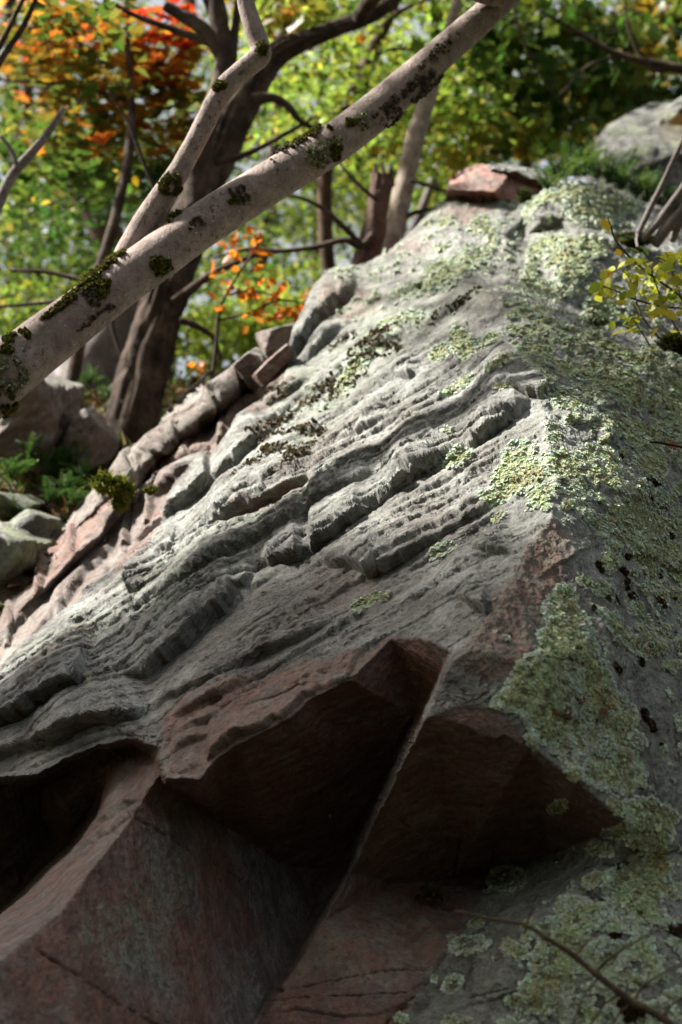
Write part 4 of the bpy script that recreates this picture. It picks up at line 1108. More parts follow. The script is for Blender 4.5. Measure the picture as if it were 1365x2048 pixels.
# the stepped red strata between the slab and the lit face
def left_strata():
    global R
    keep = R
    Rl = Relief([(-170, 1330), (-60, 1240), (0, 1192), (60, 1130), (128, 1055), (175, 1022), (225, 1000), (285, 965), (335, 925), (400, 905), (470, 890), (480, 1000), (330, 1210), (150, 1420), (0, 1580), (-170, 1720)],
        dict(a=(-260, 1300, A, 1.0), b=(0, 1180, A, 0.7), c=(130, 1045, A, 0.55), d=(230, 990, A, 0.4), e=(340, 915, A, 0.3), f=(480, 860, A, 0.25), g=(520, 1010, A, 0.35), h=(330, 1240, A, 0.45), i=(100, 1450, A, 0.5), j=(-20, 1620, A, 0.6), k=(-260, 1780, A, 0.9),
             m1=(90, 1180, A, 0.42), m2=(190, 1085, A, 0.36), m3=(262, 1000, A, 0.30), n1=(95, 1192, A, 0.62), n2=(200, 1095, A, 0.58), n3=(275, 1008, A, 0.5), o1=(0, 1275, A, 0.5), o2=(-260, 1440, A, 0.6)),
        ['o2 o1 m1 m2 m3', 'n1 n2 n3'], step=2.6, edge=10)
    Rl.ledge([(20, 1335, 3), (90, 1262, 12), (150, 1190, 14), (215, 1110, 10), (240, 1080, 3)]); Rl.ledge([(195, 1105, 4), (228, 1045, 14), (258, 1005, 18), (300, 985, 6)]); Rl.ledge([(285, 1020, 4), (330, 985, 14), (372, 955, 16), (420, 925, 6)])
    Rl.ledge([(-100, 1370, 4), (-20, 1300, 10), (60, 1235, 10), (100, 1200, 4)])
    for ld in ([(150,1110,12),(165,1040,8)], [(85,1190,14),(100,1120,8)], [(215,1090,12),(228,1020,8)], [(300,1040,12),(314,970,8)], [(20,1290,12),(34,1210,8)], [(120,1260,12),(134,1190,8)], [(255,1080,10),(268,1000,8)]):
        Rl.ledge(ld, back=50)
    Rl.groove([(30, 1200), (110, 1140), (160, 1100)], 3, 8); Rl.groove([(210, 1150), (260, 1080), (300, 1050)], 4, 12)
    Bd = bed(Rl.P)
    rl = 0.03 * fbm(Bd * [1.5, 3, 1.5] + 7, 2) + 0.012 * fbm(Bd * [4, 16, 4], 3) + 0.003 * fbm(Rl.P * 50, 2)
    m = np.clip(perlin(Bd * [1.6, 5, 1.6]) * 2.4, 0, 1)
    rl += 0.02 * m * (1 - np.mod(Bd[..., 1] * 11, 1.0))
    Rl.tone[..., 3] = 0.12; Rl.tone[..., 0] = 0.45
    Rl.paint(0, [(50, 1150), (140, 1045), (215, 1010), (250, 1000), (150, 1120), (70, 1200)], 0.95, 16)
    Rl.paint(0, [(250, 1120), (300, 1020), (400, 930), (440, 900), (340, 1020), (240, 1160)], 0.8, 20)
    Rl.paint(0, [(-100, 1400), (0, 1230), (60, 1190), (60, 1260), (-60, 1400)], 0.5, 20)
    Rl.paint(3, [(0, 1180), (40, 1150), (60, 1175), (20, 1205), (0, 1215)], 1.0, 12)
    Rl.H += rl; Rl.solve()
    th = thing('strata_outcrop', 'dull red and grey stepped rock strata left of the lit face', 'rock outcrop', at(100, 1350, 6.8))
    Rl.label[:] = 1; Rl.label[inside([(50, 1150), (140, 1040), (230, 985), (270, 1000), (190, 1088), (90, 1184), (0, 1275), (-20, 1230)], Rl.WX, Rl.WY)] = 2
    Rl.meshes(th, {1: ('rock_step', 'lower grey-brown strata'), 2: ('rock_slab', 'upper reddish flat strata')}, M_ROCK, skirt=(0, 0.8, -0.5))
left_strata()
def upper_strata():
    Ru = Relief([(118, 1075), (127, 1053), (153, 1007), (180, 980), (200, 958), (213, 940), (262, 888), (310, 847), (387, 773), (430, 741), (463, 722), (490, 730), (500, 752), (540, 745), (590, 700), (620, 700), (610, 800), (500, 940), (380, 1060), (250, 1120), (150, 1120)],
        dict(a=(60, 1120, 8.2), b=(127, 1050, 8.15), c=(180, 978, 8.2), d=(213, 938, 8.25), e=(310, 843, 8.35), f=(387, 769, 8.45), g=(463, 716, 8.55), h=(500, 722, 8.7), i=(640, 660, 9.2),
             c2=(150, 1062, 7.82), c3=(196, 1010, 7.86), d2=(240, 968, 7.9), e2=(335, 885, 8.0), f2=(425, 805, 8.12), g2=(490, 752, 8.3),
             u1=(190, 1062, 8.05), u2=(262, 985, 8.2), u3=(350, 905, 8.32), u4=(432, 832, 8.5), u5=(500, 772, 8.7), u6=(560, 740, 8.85),
             l1=(160, 1150, 7.7), l2=(290, 1010, 7.85), l3=(400, 920, 7.9), l4=(480, 850, 8.05), l5=(640, 760, 8.5), l6=(420, 1120, 7.6), l7=(660, 860, 8.3)),
        ['c2 c3 d2 e2 f2 g2 h', 'u1 u2 u3 u4 u5 u6', 'l1 l2 l3 l4 l5'], step=2.6, edge=7)
    q = bed(Ru.P)
    Ru.ledge([(205, 1025, 6), (240, 985, 16), (262, 962, 22), (285, 945, 10), (300, 925, 4)]); Ru.ledge([(255, 950, 4), (290, 912, 12), (322, 905, 16), (352, 892, 6)]); Ru.ledge([(395, 860, 6), (440, 815, 16), (470, 792, 12), (500, 760, 4)])
    Ru.ledge([(300, 985, 6), (345, 945, 16), (388, 930, 20), (412, 905, 8)]); Ru.ledge([(420, 900, 6), (470, 850, 16), (520, 800, 14), (560, 770, 6)])
    for ld in ([(258,968,15),(270,905,9)], [(343,908,14),(356,850,9)], [(418,832,16),(430,775,9)], [(300,945,10),(311,880,6)], [(466,785,14),(478,735,8)], [(205,1030,12),(216,965,8)], [(385,930,14),(398,870,8)], [(450,880,14),(462,815,8)], [(330,1000,14),(342,940,8)], [(520,800,14),(532,750,8)]):
        Ru.ledge(ld, back=46)
    Ru.groove([(213, 945), (240, 960), (262, 985)], 4, 18); Ru.groove([(330, 870), (352, 892), (360, 915)], 3, 12); Ru.groove([(470, 735), (482, 760), (500, 780)], 3, 12); Ru.groove([(400, 815), (440, 790)], 2, 6)
    m = np.clip(perlin(q * [1.4, 5, 1.4] + 8) * 2.4, 0, 1)
    Ru.H += 0.018 * fbm(q * [2, 5, 2] + 3, 3) + 0.010 * fbm(q * [6, 22, 6], 3) + 0.02 * m * (1 - np.mod(q[..., 1] * 10, 1.0)) + 0.003 * fbm(Ru.P * 45, 2)
    Ru.tone[..., 3] = 0.3
    Ru.tone[..., 0] = 0.45
    Ru.paint(0, [(196, 1012), (240, 970), (335, 888), (425, 808), (490, 755), (620, 690), (620, 800), (400, 1100), (150, 1130)], 0.85, 14)
    Ru.paint(0, [(440, 745), (470, 726), (500, 748), (470, 770)], 0.7, 8)
    Ru.solve()
    th = thing('strata_outcrop', 'long slanting grey slab with dark red broken layers under it, left of the lit face', 'rock outcrop', at(300, 900, 8.1))
    Ru.label[:] = 2; Ru.label[inside([(0, 1150), (100, 1040), (310, 830), (463, 700), (500, 722), (490, 752), (425, 805), (335, 885), (240, 968), (196, 1010), (150, 1062)], Ru.WX, Ru.WY)] = 1
    Ru.meshes(th, {1: ('rock_slab', 'long pale grey slab top'), 2: ('broken_layers', 'dark red broken layers below the slab')}, M_ROCK, skirt=(0, 0.7, -0.4))
upper_strata()

# red cap stone and the far right outcrop
def cap_stone():
    Rc = Relief([(891, 380), (905, 352), (930, 335), (965, 326), (1010, 328), (1060, 332), (1088, 337), (1092, 360), (1078, 380), (1062, 394), (1040, 402), (1000, 398), (960, 392), (910, 393), (893, 394)],
        dict(a=(870, 410, 9.5), b=(888, 372, 9.55), c=(930, 333, 9.95), d=(968, 320, 10.0), e=(1110, 325, 10.1), f=(1110, 410, 9.6), g=(1040, 410, 9.45), i=(925, 352, 9.66), j=(960, 338, 9.75), k=(985, 338, 9.72), l=(1020, 350, 9.7), m=(1085, 374, 9.72), n=(985, 330, 9.62), o=(1024, 342, 9.60), p=(1092, 362, 9.62), q=(897, 377, 9.42), q2=(940, 380, 9.33), r=(990, 384, 9.3), t=(1000, 398, 9.45), u=(940, 396, 9.5)),
        ['b i j k l m', 'n o p', 'b q q2 r t'], step=1.6, edge=4, blur_n=1)
    q = bed(Rc.P)
    Rc.H += 0.012 * fbm(q * [3, 18, 3], 3) + 0.004 * perlin(Rc.P * 30)
    Rc.groove([(900, 356), (958, 332), (990, 335), (1022, 346), (1088, 368)], 2.5, 10)
    Rc.tone[..., 3] = 0.15
    Rc.paint(0, [(905, 368), (955, 338), (985, 337), (1020, 350), (1080, 374), (1050, 404), (1000, 400), (990, 384), (940, 380)], 1.0, 7)
    Rc.solve()
    th = thing('cap_stone', 'angular pinkish red broken stone lying on top of the outcrop', 'stone', at(990, 395, 9.5))
    Rc.label[:] = 1; Rc.label[inside([(960, 322), (1000, 322), (1100, 330), (1100, 360), (1050, 352), (1010, 340), (975, 330)], Rc.WX, Rc.WY)] = 2
    parts = Rc.meshes(th, {1: ('broken_face', None), 2: ('top_layer', 'thin grey layer with a dark lower edge')}, M_ROCK, skirt=(0, 0.6, -0.15))
    parts[1].data.materials[0] = M_CAP
cap_stone()
def far_outcrop():
    Rf = Relief([(1180, 330), (1184, 296), (1208, 256), (1248, 228), (1300, 204), (1365, 186), (1480, 165), (1560, 200), (1560, 620), (1300, 620), (1250, 470), (1215, 400)],
        dict(a=(1160, 340, 11.4), b=(1200, 248, 11.6), c=(1290, 200, 11.9), d=(1365, 178, 12.0), e=(1600, 140, 12.2), f=(1600, 640, 10.6), g=(1290, 640, 10.4), h=(1230, 420, 10.9), i=(1290, 300, 11.0), j=(1420, 300, 11.1), k=(1330, 400, 10.7)),
        ['b i k', 'i j'], step=2.6, edge=14)
    q = bed(Rf.P)
    Rf.H += 0.05 * fbm(q * [1.5, 5, 1.5], 3) + 0.015 * fbm(q * [5, 20, 5], 2)
    Rf.ledge([(1330, 245, 5), (1350, 246, 18), (1400, 225, 20), (1450, 210, 8)]); Rf.ledge([(1230, 380, 4), (1290, 345, 10), (1365, 320, 10)])
    Rf.tone[..., 3] = 0.25; Rf.tone[..., 2] = 0.3
    Rf.paint(0, [(1290, 300), (1400, 260), (1400, 330), (1310, 350)], 0.35, 30)
    Rf.solve()
    th = thing('rock_outcrop', 'blurred grey lichened rock shoulder at the upper right edge', 'rock outcrop', at(1400, 620, 10.6))
    Rf.label[:] = 1
    Rf.meshes(th, {1: ('rock_face', None)}, M_FAR, skirt=(0, 1.2, -0.5))
far_outcrop()

# ------------------------------------------------------------------ leaves
G_DARK = [(0.032, 0.077, 0.011), (0.045, 0.104, 0.014), (0.063, 0.126, 0.018)]
G_MID = [(0.075, 0.12, 0.016), (0.10, 0.14, 0.02), (0.055, 0.095, 0.014), (0.135, 0.16, 0.026)]
G_LIME = [(0.190, 0.285, 0.035), (0.262, 0.356, 0.048), (0.143, 0.238, 0.035), (0.356, 0.381, 0.048)]
G_OLIVE = [(0.145, 0.128, 0.017), (0.204, 0.145, 0.017), (0.085, 0.102, 0.017), (0.255, 0.153, 0.017)]
YELLOW = [(0.425, 0.306, 0.025), (0.357, 0.289, 0.034), (0.468, 0.255, 0.017)]
ORANGE = [(0.495, 0.153, 0.018), (0.540, 0.225, 0.027), (0.432, 0.099, 0.016), (0.360, 0.135, 0.018)]
RED = [(0.495, 0.041, 0.016), (0.540, 0.081, 0.018), (0.378, 0.027, 0.013)]

def leaf_shape(kind):
    """outline in the leaf's own plane: x across, y from stalk to tip"""
    if kind == 'maple':
        h = [(0, 0), (0.20, 0.02), (0.42, -0.10), (0.36, 0.18), (0.62, 0.38), (0.34, 0.44), (0.36, 0.70), (0.17, 0.62), (0, 1.0)]
    elif kind == 'oval':
        h = [(0, 0), (0.16, 0.12), (0.29, 0.34), (0.29, 0.55), (0.17, 0.80), (0, 1.0)]
    else:
        h = [(0, 0), (0.28, 0.42), (0, 1.0)]
    return h

def leaf_mesh(name, kind, col, mat=None, curl=0.18):
    h = leaf_shape(kind)
    V = [(0, y, 0) for x, y in h]; n = len(h)
    VR = [(x, y, curl * x * 1.2 - curl * 0.9 * (y - 0.4) ** 2) for x, y in h]; VL = [(-x, y, z) for x, y, z in VR]
    mid = [(0, y, -curl * 0.9 * (y - 0.4) ** 2) for x, y in h]
    mb = MB()
    mb.add(np.array(mid + VR + VL), np.array([[k, n + k, n + k + 1, k + 1] for k in range(n - 1)] + [[k + 1, 2 * n + k + 1, 2 * n + k, k] for k in range(n - 1)]), np.array(col))
    return mb.data(name, mat or M_LEAF, True)

def leaf_quads(mb, C, size, cols, flat=0.6, kind='rhomb', aspect=0.34):
    """many leaves in one mesh"""
    n = len(C)
    Nn = rand_dirs(n) * (1 - flat) + np.array([0, -0.25, 1.0]) * flat
    Nn /= np.linalg.norm(Nn, axis=1)[:, None]
    a, b = frame_for(Nn)
    size = np.broadcast_to(size, (n,))[:, None]
    if kind == 'maple':
        h = leaf_shape('maple'); o = [(x, y) for x, y in h] + [(-x, y) for x, y in h[-2:0:-1]]
        V = np.stack([C + a * x * size + b * (y - 0.4) * size + Nn * size * 0.2 * abs(x) for x, y in o] + [C - 0 * b], 1)
        m = len(o)
        base = (np.arange(n) * (m + 1))[:, None]
        F = np.concatenate([np.concatenate([base + m, base + j, base + (j + 1) % m], 1) for j in range(m)])
        mb.add(V.reshape(-1, 3), F, np.repeat(cols, m + 1, 0))
    else:
        fold = 0.12
        V = np.stack([C - b * size * 0.5, C + a * size * aspect + Nn * size * fold, C + b * size * 0.5, C - a * size * aspect + Nn * size * fold], 1)
        base = (np.arange(n) * 4)[:, None]
        F = np.concatenate([np.concatenate([base, base + 1, base + 2], 1), np.concatenate([base, base + 2, base + 3], 1)])
        mb.add(V.reshape(-1, 3), F, np.repeat(cols, 4, 0))

def clumped(cx, cy, z, rx, ry, rz, n, clumps, spread=0.28, flat=0.4):
    """n places gathered in clumps inside an ellipsoid given in photograph pixels and metres of depth"""
    d = rand_dirs(clumps) * (rng.random((clumps, 1)) ** 0.4)
    k = rng.integers(0, clumps, n)
    o = d[k] + spread * rng.normal(size=(n, 3)) * np.array([1, flat, 1])
    return at(cx + o[:, 0] * rx, cy + o[:, 1] * ry, z + o[:, 2] * rz)

def foliage(root, name, groups, size_px, z, kind='rhomb', flat=0.5, label=None):
    """one mesh of leaves; groups = (px, py, rx, ry, rz, n, clumps, palette)"""
    mb = MB()
    for cx, cy, rx, ry, rz, n, cl, pal in groups:
        C = clumped(cx, cy, z, rx, ry, rz, n, cl)
        leaf_quads(mb, C, size_px * z / FPX * rng.uniform(0.7, 1.35, n), palette(pal, n), flat, kind)
    o = obj(name, mb.data(name, M_LEAF, False), root)
    tag(o, label, kind='stuff')
    return o

def leaf_objects(root, places, size_px, pal, kind, variants=5, flat=0.5, up=(0, -0.45, 0.9)):
    """single leaves as parts that share a few meshes"""
    vs = [leaf_mesh('leaf', kind, c) for c in palette(pal, variants, 0.1)]
    for p in places:
        o = bpy.data.objects.new('leaf', vs[int(rng.integers(0, variants))])
        COL.objects.link(o); o.parent = root
        p = np.asarray(p)
        z = (p - EYE) @ FWD
        nrm = rand_dirs(1)[0] * (1 - flat) + np.array(up) * flat
        q = Vector(nrm).to_track_quat('Z', 'Y').to_matrix() @ Matrix.Rotation(float(rng.uniform(0, 6.28)), 3, 'Z')
        o.rotation_euler = q.to_euler()
        s = size_px * z / FPX * rng.uniform(0.7, 1.25)
        o.scale = (s, s, s)
        o.location = Vector(p) - Vector(root.location)

def trunk_part(root, name, pts, z, mat, sides=18, n=60, label=None, **kw):
    mb = MB()
    fr = limb(mb, pts, z, n, sides, **kw)
    o = obj(name, mb.data(name, mat, True), root)
    if label: o['label'] = label
    return o, fr, np.concatenate(mb.V)

def branches(root, lists, z, mat, sides=7):
    for pts in lists:
        zz = z if not isinstance(pts, tuple) else pts[1]
        pp = pts if not isinstance(pts, tuple) else pts[0]
        mb = MB(); limb(mb, pp, zz, max(10, 6 * len(pp)), sides, rough=0.12, freq=14)
        obj('branch', mb.data('branch', mat, True), root)

# ------------------------------------------------------------------ the leaning tree across the picture
t1 = thing('leaning_tree', 'smooth grey-tan tree trunk leaning diagonally across the picture in front of the rock', 'tree', at(-620, 1180, 6.12))
TR = [(-620, 1180, 136), (-330, 990, 128), (-130, 868, 124), (0, 757, 118), (90, 684, 108), (187, 607, 100), (290, 532, 95), (392, 460, 90), (536, 367, 86), (664, 287, 82), (750, 224, 77), (824, 160, 71), (906, 86, 62), (985, 17, 55), (1060, -58, 50), (1200, -230, 42), (1330, -420, 34)]
_, fr1, V1 = trunk_part(t1, 'trunk', TR, (6.12, 7.4), M_BEECH, 40, 260, rough=0.018, freq=9, lump=0.06)
BR = [(232, 566, 30), (250, 526, 56), (272, 482, 56), (300, 430, 50), (345, 362, 45), (372, 318, 42), (402, 262, 42), (432, 202, 44), (452, 172, 46), (482, 143, 42), (518, 112, 46), (520, 92, 42), (506, 52, 40), (492, 4, 36), (484, -60, 33), (470, -200, 26)]
ob, frb, V2 = trunk_part(t1, 'branch', BR, (6.64, 6.80), M_BEECH, 26, 150, rough=0.03, freq=12, lump=0.10)
ob['label'] = 'crooked side branch rising from the trunk'
trunk_part(t1, 'branch', [(1010, -2, 34), (960, -10, 30), (925, -30, 28), (900, -90, 24), (880, -200, 20)], (7.05, 7.1), M_BEECH, 14, 40, rough=0.05, freq=12)
def tube_pick(V, cen_pts, ex, ey, n, rotd=-35):
    x, y, z = proj(V)
    c, s_ = math.cos(math.radians(rotd)), math.sin(math.radians(rotd))
    dx, dy = x - cen_pts[0], y - cen_pts[1]
    e = ((dx * c + dy * s_) / ex) ** 2 + ((-dx * s_ + dy * c) / ey) ** 2
    return np.where(e < 1)[0]
def tube_normals(V, fr):
    Pc, R_ = fr[0], fr[4]
    sides = None
    d = V[:, None, 0] - Pc[None, :, 0]
    k = np.argmin(((V[:, None] - Pc[None]) ** 2).sum(2), 1)
    v = V - Pc[k]; T = fr[3][k]; v = v - T * (v * T).sum(1)[:, None]
    return v / (np.linalg.norm(v, axis=1)[:, None] + 1e-9)
N1 = tube_normals(V1, fr1); N2 = tube_normals(V2, frb)
def moss_on(root, V, Nn, spots, name, cols, n_each, spike=True, label=None, facing=0.0):
    for cx, cy, ex, ey, ro in spots:
        ids = tube_pick(V, (cx, cy), ex, ey, 0, ro)
        if len(ids) < 4: print('few', name, cx, cy, len(ids)); continue
        view = ((EYE - V[ids]) * Nn[ids]).sum(1)
        ids = ids[(view > -2.1)]
        keep = perlin(V[ids] * 22 + cx) > -0.12
        ids = ids[keep] if keep.sum() > 6 else ids
        mb = MB()
        n = int(n_each * max(0.35, ex * ey / 260.0))
        j = ids[rng.integers(0, len(ids), n)]
        z = (V[j] - EYE) @ FWD
        jit = rng.normal(size=(n, 3)) * 0.004
        e = np.hypot(*(np.array(proj(V[j])[:2]) - np.array([[cx], [cy]]))) / max(ex, ey)
        lift = 0.012 * np.clip(1 - e ** 2, 0, 1) * np.clip(0.5 + perlin(V[j] * 40), 0, 1.4)
        C = V[j] + jit + Nn[j] * lift[:, None]
        flakes(mb, C, Nn[j] * 0.7 + 0.5 * rand_dirs(n), 3.6 * z / FPX, palette(cols, n, 0.3), 5, 0.8)
        if spike: spikes(mb, C, Nn[j], 0.013, 0.0018, palette(cols, n, 0.3) * 1.2)
        o = obj(name, mb.data(name, M_MOSS if spike else M_LICHEN, False), root)
        tag(o, label, kind='stuff')
MOSS_C = [(0.07, 0.075, 0.016), (0.12, 0.12, 0.024), (0.19, 0.19, 0.035), (0.08, 0.065, 0.03)]
moss_on(t1, V1, N1, [(190, 552, 36, 17, -40), (222, 512, 34, 15, -30), (150, 590, 50, 9, -36), (205, 575, 14, 26, 10), (110, 622, 34, 6, -36), (470, 400, 14, 5, -36), (322, 530, 22, 20, -35), (352, 434, 20, 8, -20), (640, 262, 26, 10, -20), (590, 285, 30, 9, -30), (30, 684, 34, 18, -35), (6, 800, 20, 44, -35), (705, 243, 14, 10, 0), (672, 300, 10, 22, 10)], 'moss_patch', MOSS_C, 520)
moss_on(t1, V2, N2, [(341, 370, 20, 24, 20), (524, 98, 12, 12, 0), (440, 172, 14, 8, -20)], 'moss_patch', MOSS_C, 480)
LICH_C = [(0.26, 0.27, 0.16), (0.32, 0.34, 0.22), (0.38, 0.41, 0.29), (0.2, 0.18, 0.1)]
moss_on(t1, V1, N1, [(18, 745, 34, 40, -35), (638, 308, 26, 24, 60), (668, 283, 10, 14, 40), (728, 243, 12, 16, 0)], 'lichen_patch', LICH_C, 420, False)
moss_on(t1, V1, N1, [(800, 190, 70, 10, -40), (850, 170, 44, 24, -40), (870, 110, 46, 9, -42), (780, 225, 22, 28, 20), (560, 310, 40, 7, -32), (480, 390, 22, 16, 30), (395, 450, 14, 18, 60), (180, 640, 50, 5, -36), (200, 600, 40, 16, 20)], 'bark_crust', [(0.12, 0.10, 0.075), (0.18, 0.16, 0.12), (0.085, 0.068, 0.05)], 120, False, 'thin dark brown crust on the bark')
# overhead crown of the leaning tree, out of the frame except for its lowest leaves
foliage(t1, 'crown', [(1250, -260, 300, 150, 1.0, 1500, 40, G_MID)], 40, 6.9, 'maple', 0.5)

mb = MB()  # extra crown added out of view to shade the lichen face and summit
d_ = rand_dirs(26) * (rng.random((26, 1)) ** 0.4); k_ = rng.integers(0, 26, 950)
leaf_quads(mb, np.array([-1.25, 5.9, 8.15]) + (d_[k_] + 0.22 * rng.normal(size=(950, 3))) * np.array([0.75, 1.3, 0.5]), rng.uniform(0.06, 0.12, 950), palette(G_MID, 950), 0.6)
tag(obj('crown', mb.data('crown', M_LEAF, False), t1), None, kind='stuff')
# ------------------------------------------------------------------ trees behind
t2 = thing('birch_tree', 'pale papery-barked thin trunk rising behind the rock edge', 'tree', at(770, 560, 10.6))
trunk_part(t2, 'trunk', [(765, 580, 52), (782, 490, 46), (797, 430, 43), (814, 350, 40), (830, 280, 38), (848, 222, 34), (868, 160, 30), (890, 90, 25), (915, 0, 20), (950, -160, 15)], (10.6, 11.2), M_BIRCH, 22, 120, rough=0.06, freq=14, lump=0.08)
branches(t2, [[(800, 440, 12), (830, 425, 10), (870, 415, 6)], [(820, 360, 8), (870, 375, 6), (905, 385, 4)]], 10.7, M_BARK)
foliage(t2, 'crown', [(960, -40, 200, 110, 1.2, 1400, 30, G_LIME)], 22, 13.5)

t3 = thing('broken_stump', 'reddish brown broken-off tree stump left of the pale thin trunk', 'tree stump', at(715, 600, 10.2))
o3, f3, v3 = trunk_part(t3, 'trunk', [(712, 610, 62), (725, 550, 56), (742, 490, 50), (752, 440, 46), (758, 395, 46), (765, 352, 44)], (10.2, 10.35), M_BARK_RED, 26, 70, rough=0.10, freq=8, ridge=0.14, lump=0.12)
mb = MB()
for a in np.linspace(0, 6.28, 9, endpoint=False):
    c = at(765 + 18 * math.cos(a), 354 + 4 * math.sin(a), 10.35 + 0.06 * math.sin(a))
    tip = c + UPV * rng.uniform(0.02, 0.11) + RIGHT * rng.uniform(-0.02, 0.02)
    W = np.array([c - UPV * 0.06, c, tip]); V, F, Fc, _ = tube_world(catmull(W, 6), np.linspace(0.028, 0.004, 6), 6, rough=0.1, freq=20); mb.add(V, F)
obj('splinter', mb.data('splinter', M_BARK_RED), t3)['label'] = 'jagged splintered top'
branches(t3, [[(748, 470, 20), (722, 492, 15), (690, 480, 13), (630, 494, 11), (560, 502, 10), (500, 498, 8), (430, 515, 5)], [(725, 492, 14), (690, 455, 12), (650, 420, 10), (615, 400, 8), (575, 388, 5)], [(755, 400, 10), (730, 380, 8), (700, 350, 7), (675, 320, 4)]], 10.15, M_BARK)

t4 = thing('gnarled_tree', 'big dark gnarled tree with twisted furrowed trunk and forked top behind the leaning trunk', 'tree', at(235, 960, 9.9))
trunk_part(t4, 'trunk', [(215, 1010, 140), (243, 920, 116), (266, 830, 104), (288, 740, 100), (316, 640, 98), (343, 550, 94), (370, 470, 88), (400, 390, 84), (432, 310, 82), (462, 240, 82), (490, 190, 78), (520, 140, 64), (556, 105, 54), (610, 80, 44), (680, 52, 38), (760, 20, 30), (850, -60, 22)], (9.9, 11.2), M_BARK, 48, 240, rough=0.08, freq=5, ridge=0.26, lump=0.22)
branches(t4, [[(398, 420, 60), (395, 330, 52), (415, 240, 46), (440, 180, 44), (452, 110, 42), (440, 50, 40), (430, -20, 36), (425, -120, 30)],
    [(452, 118, 38), (430, 85, 34), (400, 52, 30), (360, 28, 26), (330, 10, 20)], [(450, 96, 22), (420, 86, 18), (380, 70, 16), (330, 52, 14), (270, 30, 11), (215, 0, 9)],
    [(465, 120, 20), (470, 60, 18), (478, 0, 16), (486, -60, 12)], [(450, 60, 16), (420, 22, 14), (405, -20, 12)],
    [(505, 200, 26), (545, 195, 20), (575, 210, 16), (600, 240, 12), (640, 262, 8)], [(430, 325, 16), (480, 312, 13), (530, 290, 11), (580, 262, 9), (625, 236, 6)],
    [(350, 605, 22), (390, 572, 18), (430, 545, 15), (480, 522, 12), (530, 500, 7)], [(360, 640, 16), (400, 655, 13), (430, 680, 10), (442, 720, 7)],
    [(330, 545, 18), (270, 560, 14), (190, 566, 11), (100, 545, 9), (20, 540, 5)], [(300, 530, 10), (200, 590, 9), (90, 605, 8), (-20, 615, 6)], [(330, 420, 12), (290, 330, 9), (255, 240, 7), (215, 180, 5)]], 10.0, M_BARK, 9)
foliage(t4, 'crown', [(560, 30, 120, 60, 0.8, 130, 14, G_LIME + G_OLIVE), (600, 50, 60, 40, 0.6, 30, 8, G_OLIVE)], 30, 11.6, 'maple', 0.5)

mb = MB()  # high crown added out of view to cut sky light on the outcrop
for c_, r_c, n_ in (((0.6, 5.4, 12.5), (3.4, 3.2, 1.3), 5200),):
    d_ = rand_dirs(60) * (rng.random((60, 1)) ** 0.4); k_ = rng.integers(0, 60, n_)
    leaf_quads(mb, np.array(c_) + (d_[k_] + 0.2 * rng.normal(size=(n_, 3))) * np.array(r_c), rng.uniform(0.10, 0.24, n_), palette(G_MID, n_), 0.6)
tag(obj('crown', mb.data('crown', M_LEAF, False), t4), None, kind='stuff')
branches(t4, [[(720, 35, 34, 10.9), (800, -120, 28, 10.0), (860, -500, 22, 9.2), (800, -1000, 14, 8.8)]], 10.0, M_BARK)
t5 = thing('grey_tree', 'pale pinkish grey trunk leaning behind the dark gnarled tree', 'tree', at(150, 830, 11.6))
trunk_part(t5, 'trunk', [(130, 850, 125), (170, 760, 112), (215, 670, 98), (262, 585, 86), (310, 505, 76), (350, 440, 66), (400, 350, 52), (470, 240, 40), (560, 80, 30), (640, -80, 20)], (11.6, 12.6), M_BARK_GREY, 28, 120, rough=0.05, freq=6, lump=0.08)
branches(t5, [[(250, 610, 10), (225, 640, 9), (232, 680, 8), (245, 720, 6)]], 11.4, M_BARK)
foliage(t5, 'crown', [(640, -60, 240, 120, 1.5, 1200, 30, G_MID)], 22, 12.4)

t6 = thing('slanting_tree', 'blurred dark reddish trunk slanting away at the upper left', 'tree', at(260, 560, 14.5))
trunk_part(t6, 'trunk', [(300, 640, 70), (215, 470, 66), (165, 380, 60), (120, 300, 52), (100, 210, 44), (85, 100, 34), (60, -80, 26)], (14.5, 14.8), M_BARK_RED, 16, 60, rough=0.08, freq=5)
branches(t6, [[(120, 310, 22), (70, 285, 16), (20, 270, 12)], [(160, 330, 20), (150, 260, 16), (160, 200, 12)]], 14.6, M_BARK_RED)
foliage(t6, 'crown', [(80, 300, 260, 200, 1.6, 900, 40, G_MID), (60, 260, 120, 60, 0.8, 60, 10, YELLOW), (160, 420, 220, 120, 1.4, 900, 40, G_DARK)], 20, 13.8)

t7 = thing('thin_tree', 'thin dark leaning trunk with twigs behind the middle of the leaning tree', 'tree', at(560, 480, 13.0))
trunk_part(t7, 'trunk', [(668, 760, 22), (662, 600, 26), (650, 430, 30), (655, 320, 32), (690, 225, 30), (728, 150, 30), (752, 90, 26), (785, 20, 22), (820, -90, 16)], (13.0, 13.2), M_BARK_RED, 14, 60, rough=0.08, freq=6)
branches(t7, [[(745, 108, 14), (790, 98, 10), (850, 92, 6)], [(775, 40, 14), (820, 12, 10), (880, -10, 7)], [(700, 205, 12), (660, 230, 9), (600, 235, 5)]], 13.0, M_BARK_RED)
foliage(t7, 'crown', [(640, 190, 260, 130, 1.6, 2200, 46, G_LIME), (880, 240, 200, 120, 1.2, 1500, 36, G_LIME), (860, 300, 120, 60, 1.0, 110, 12, YELLOW)], 20, 13.4)

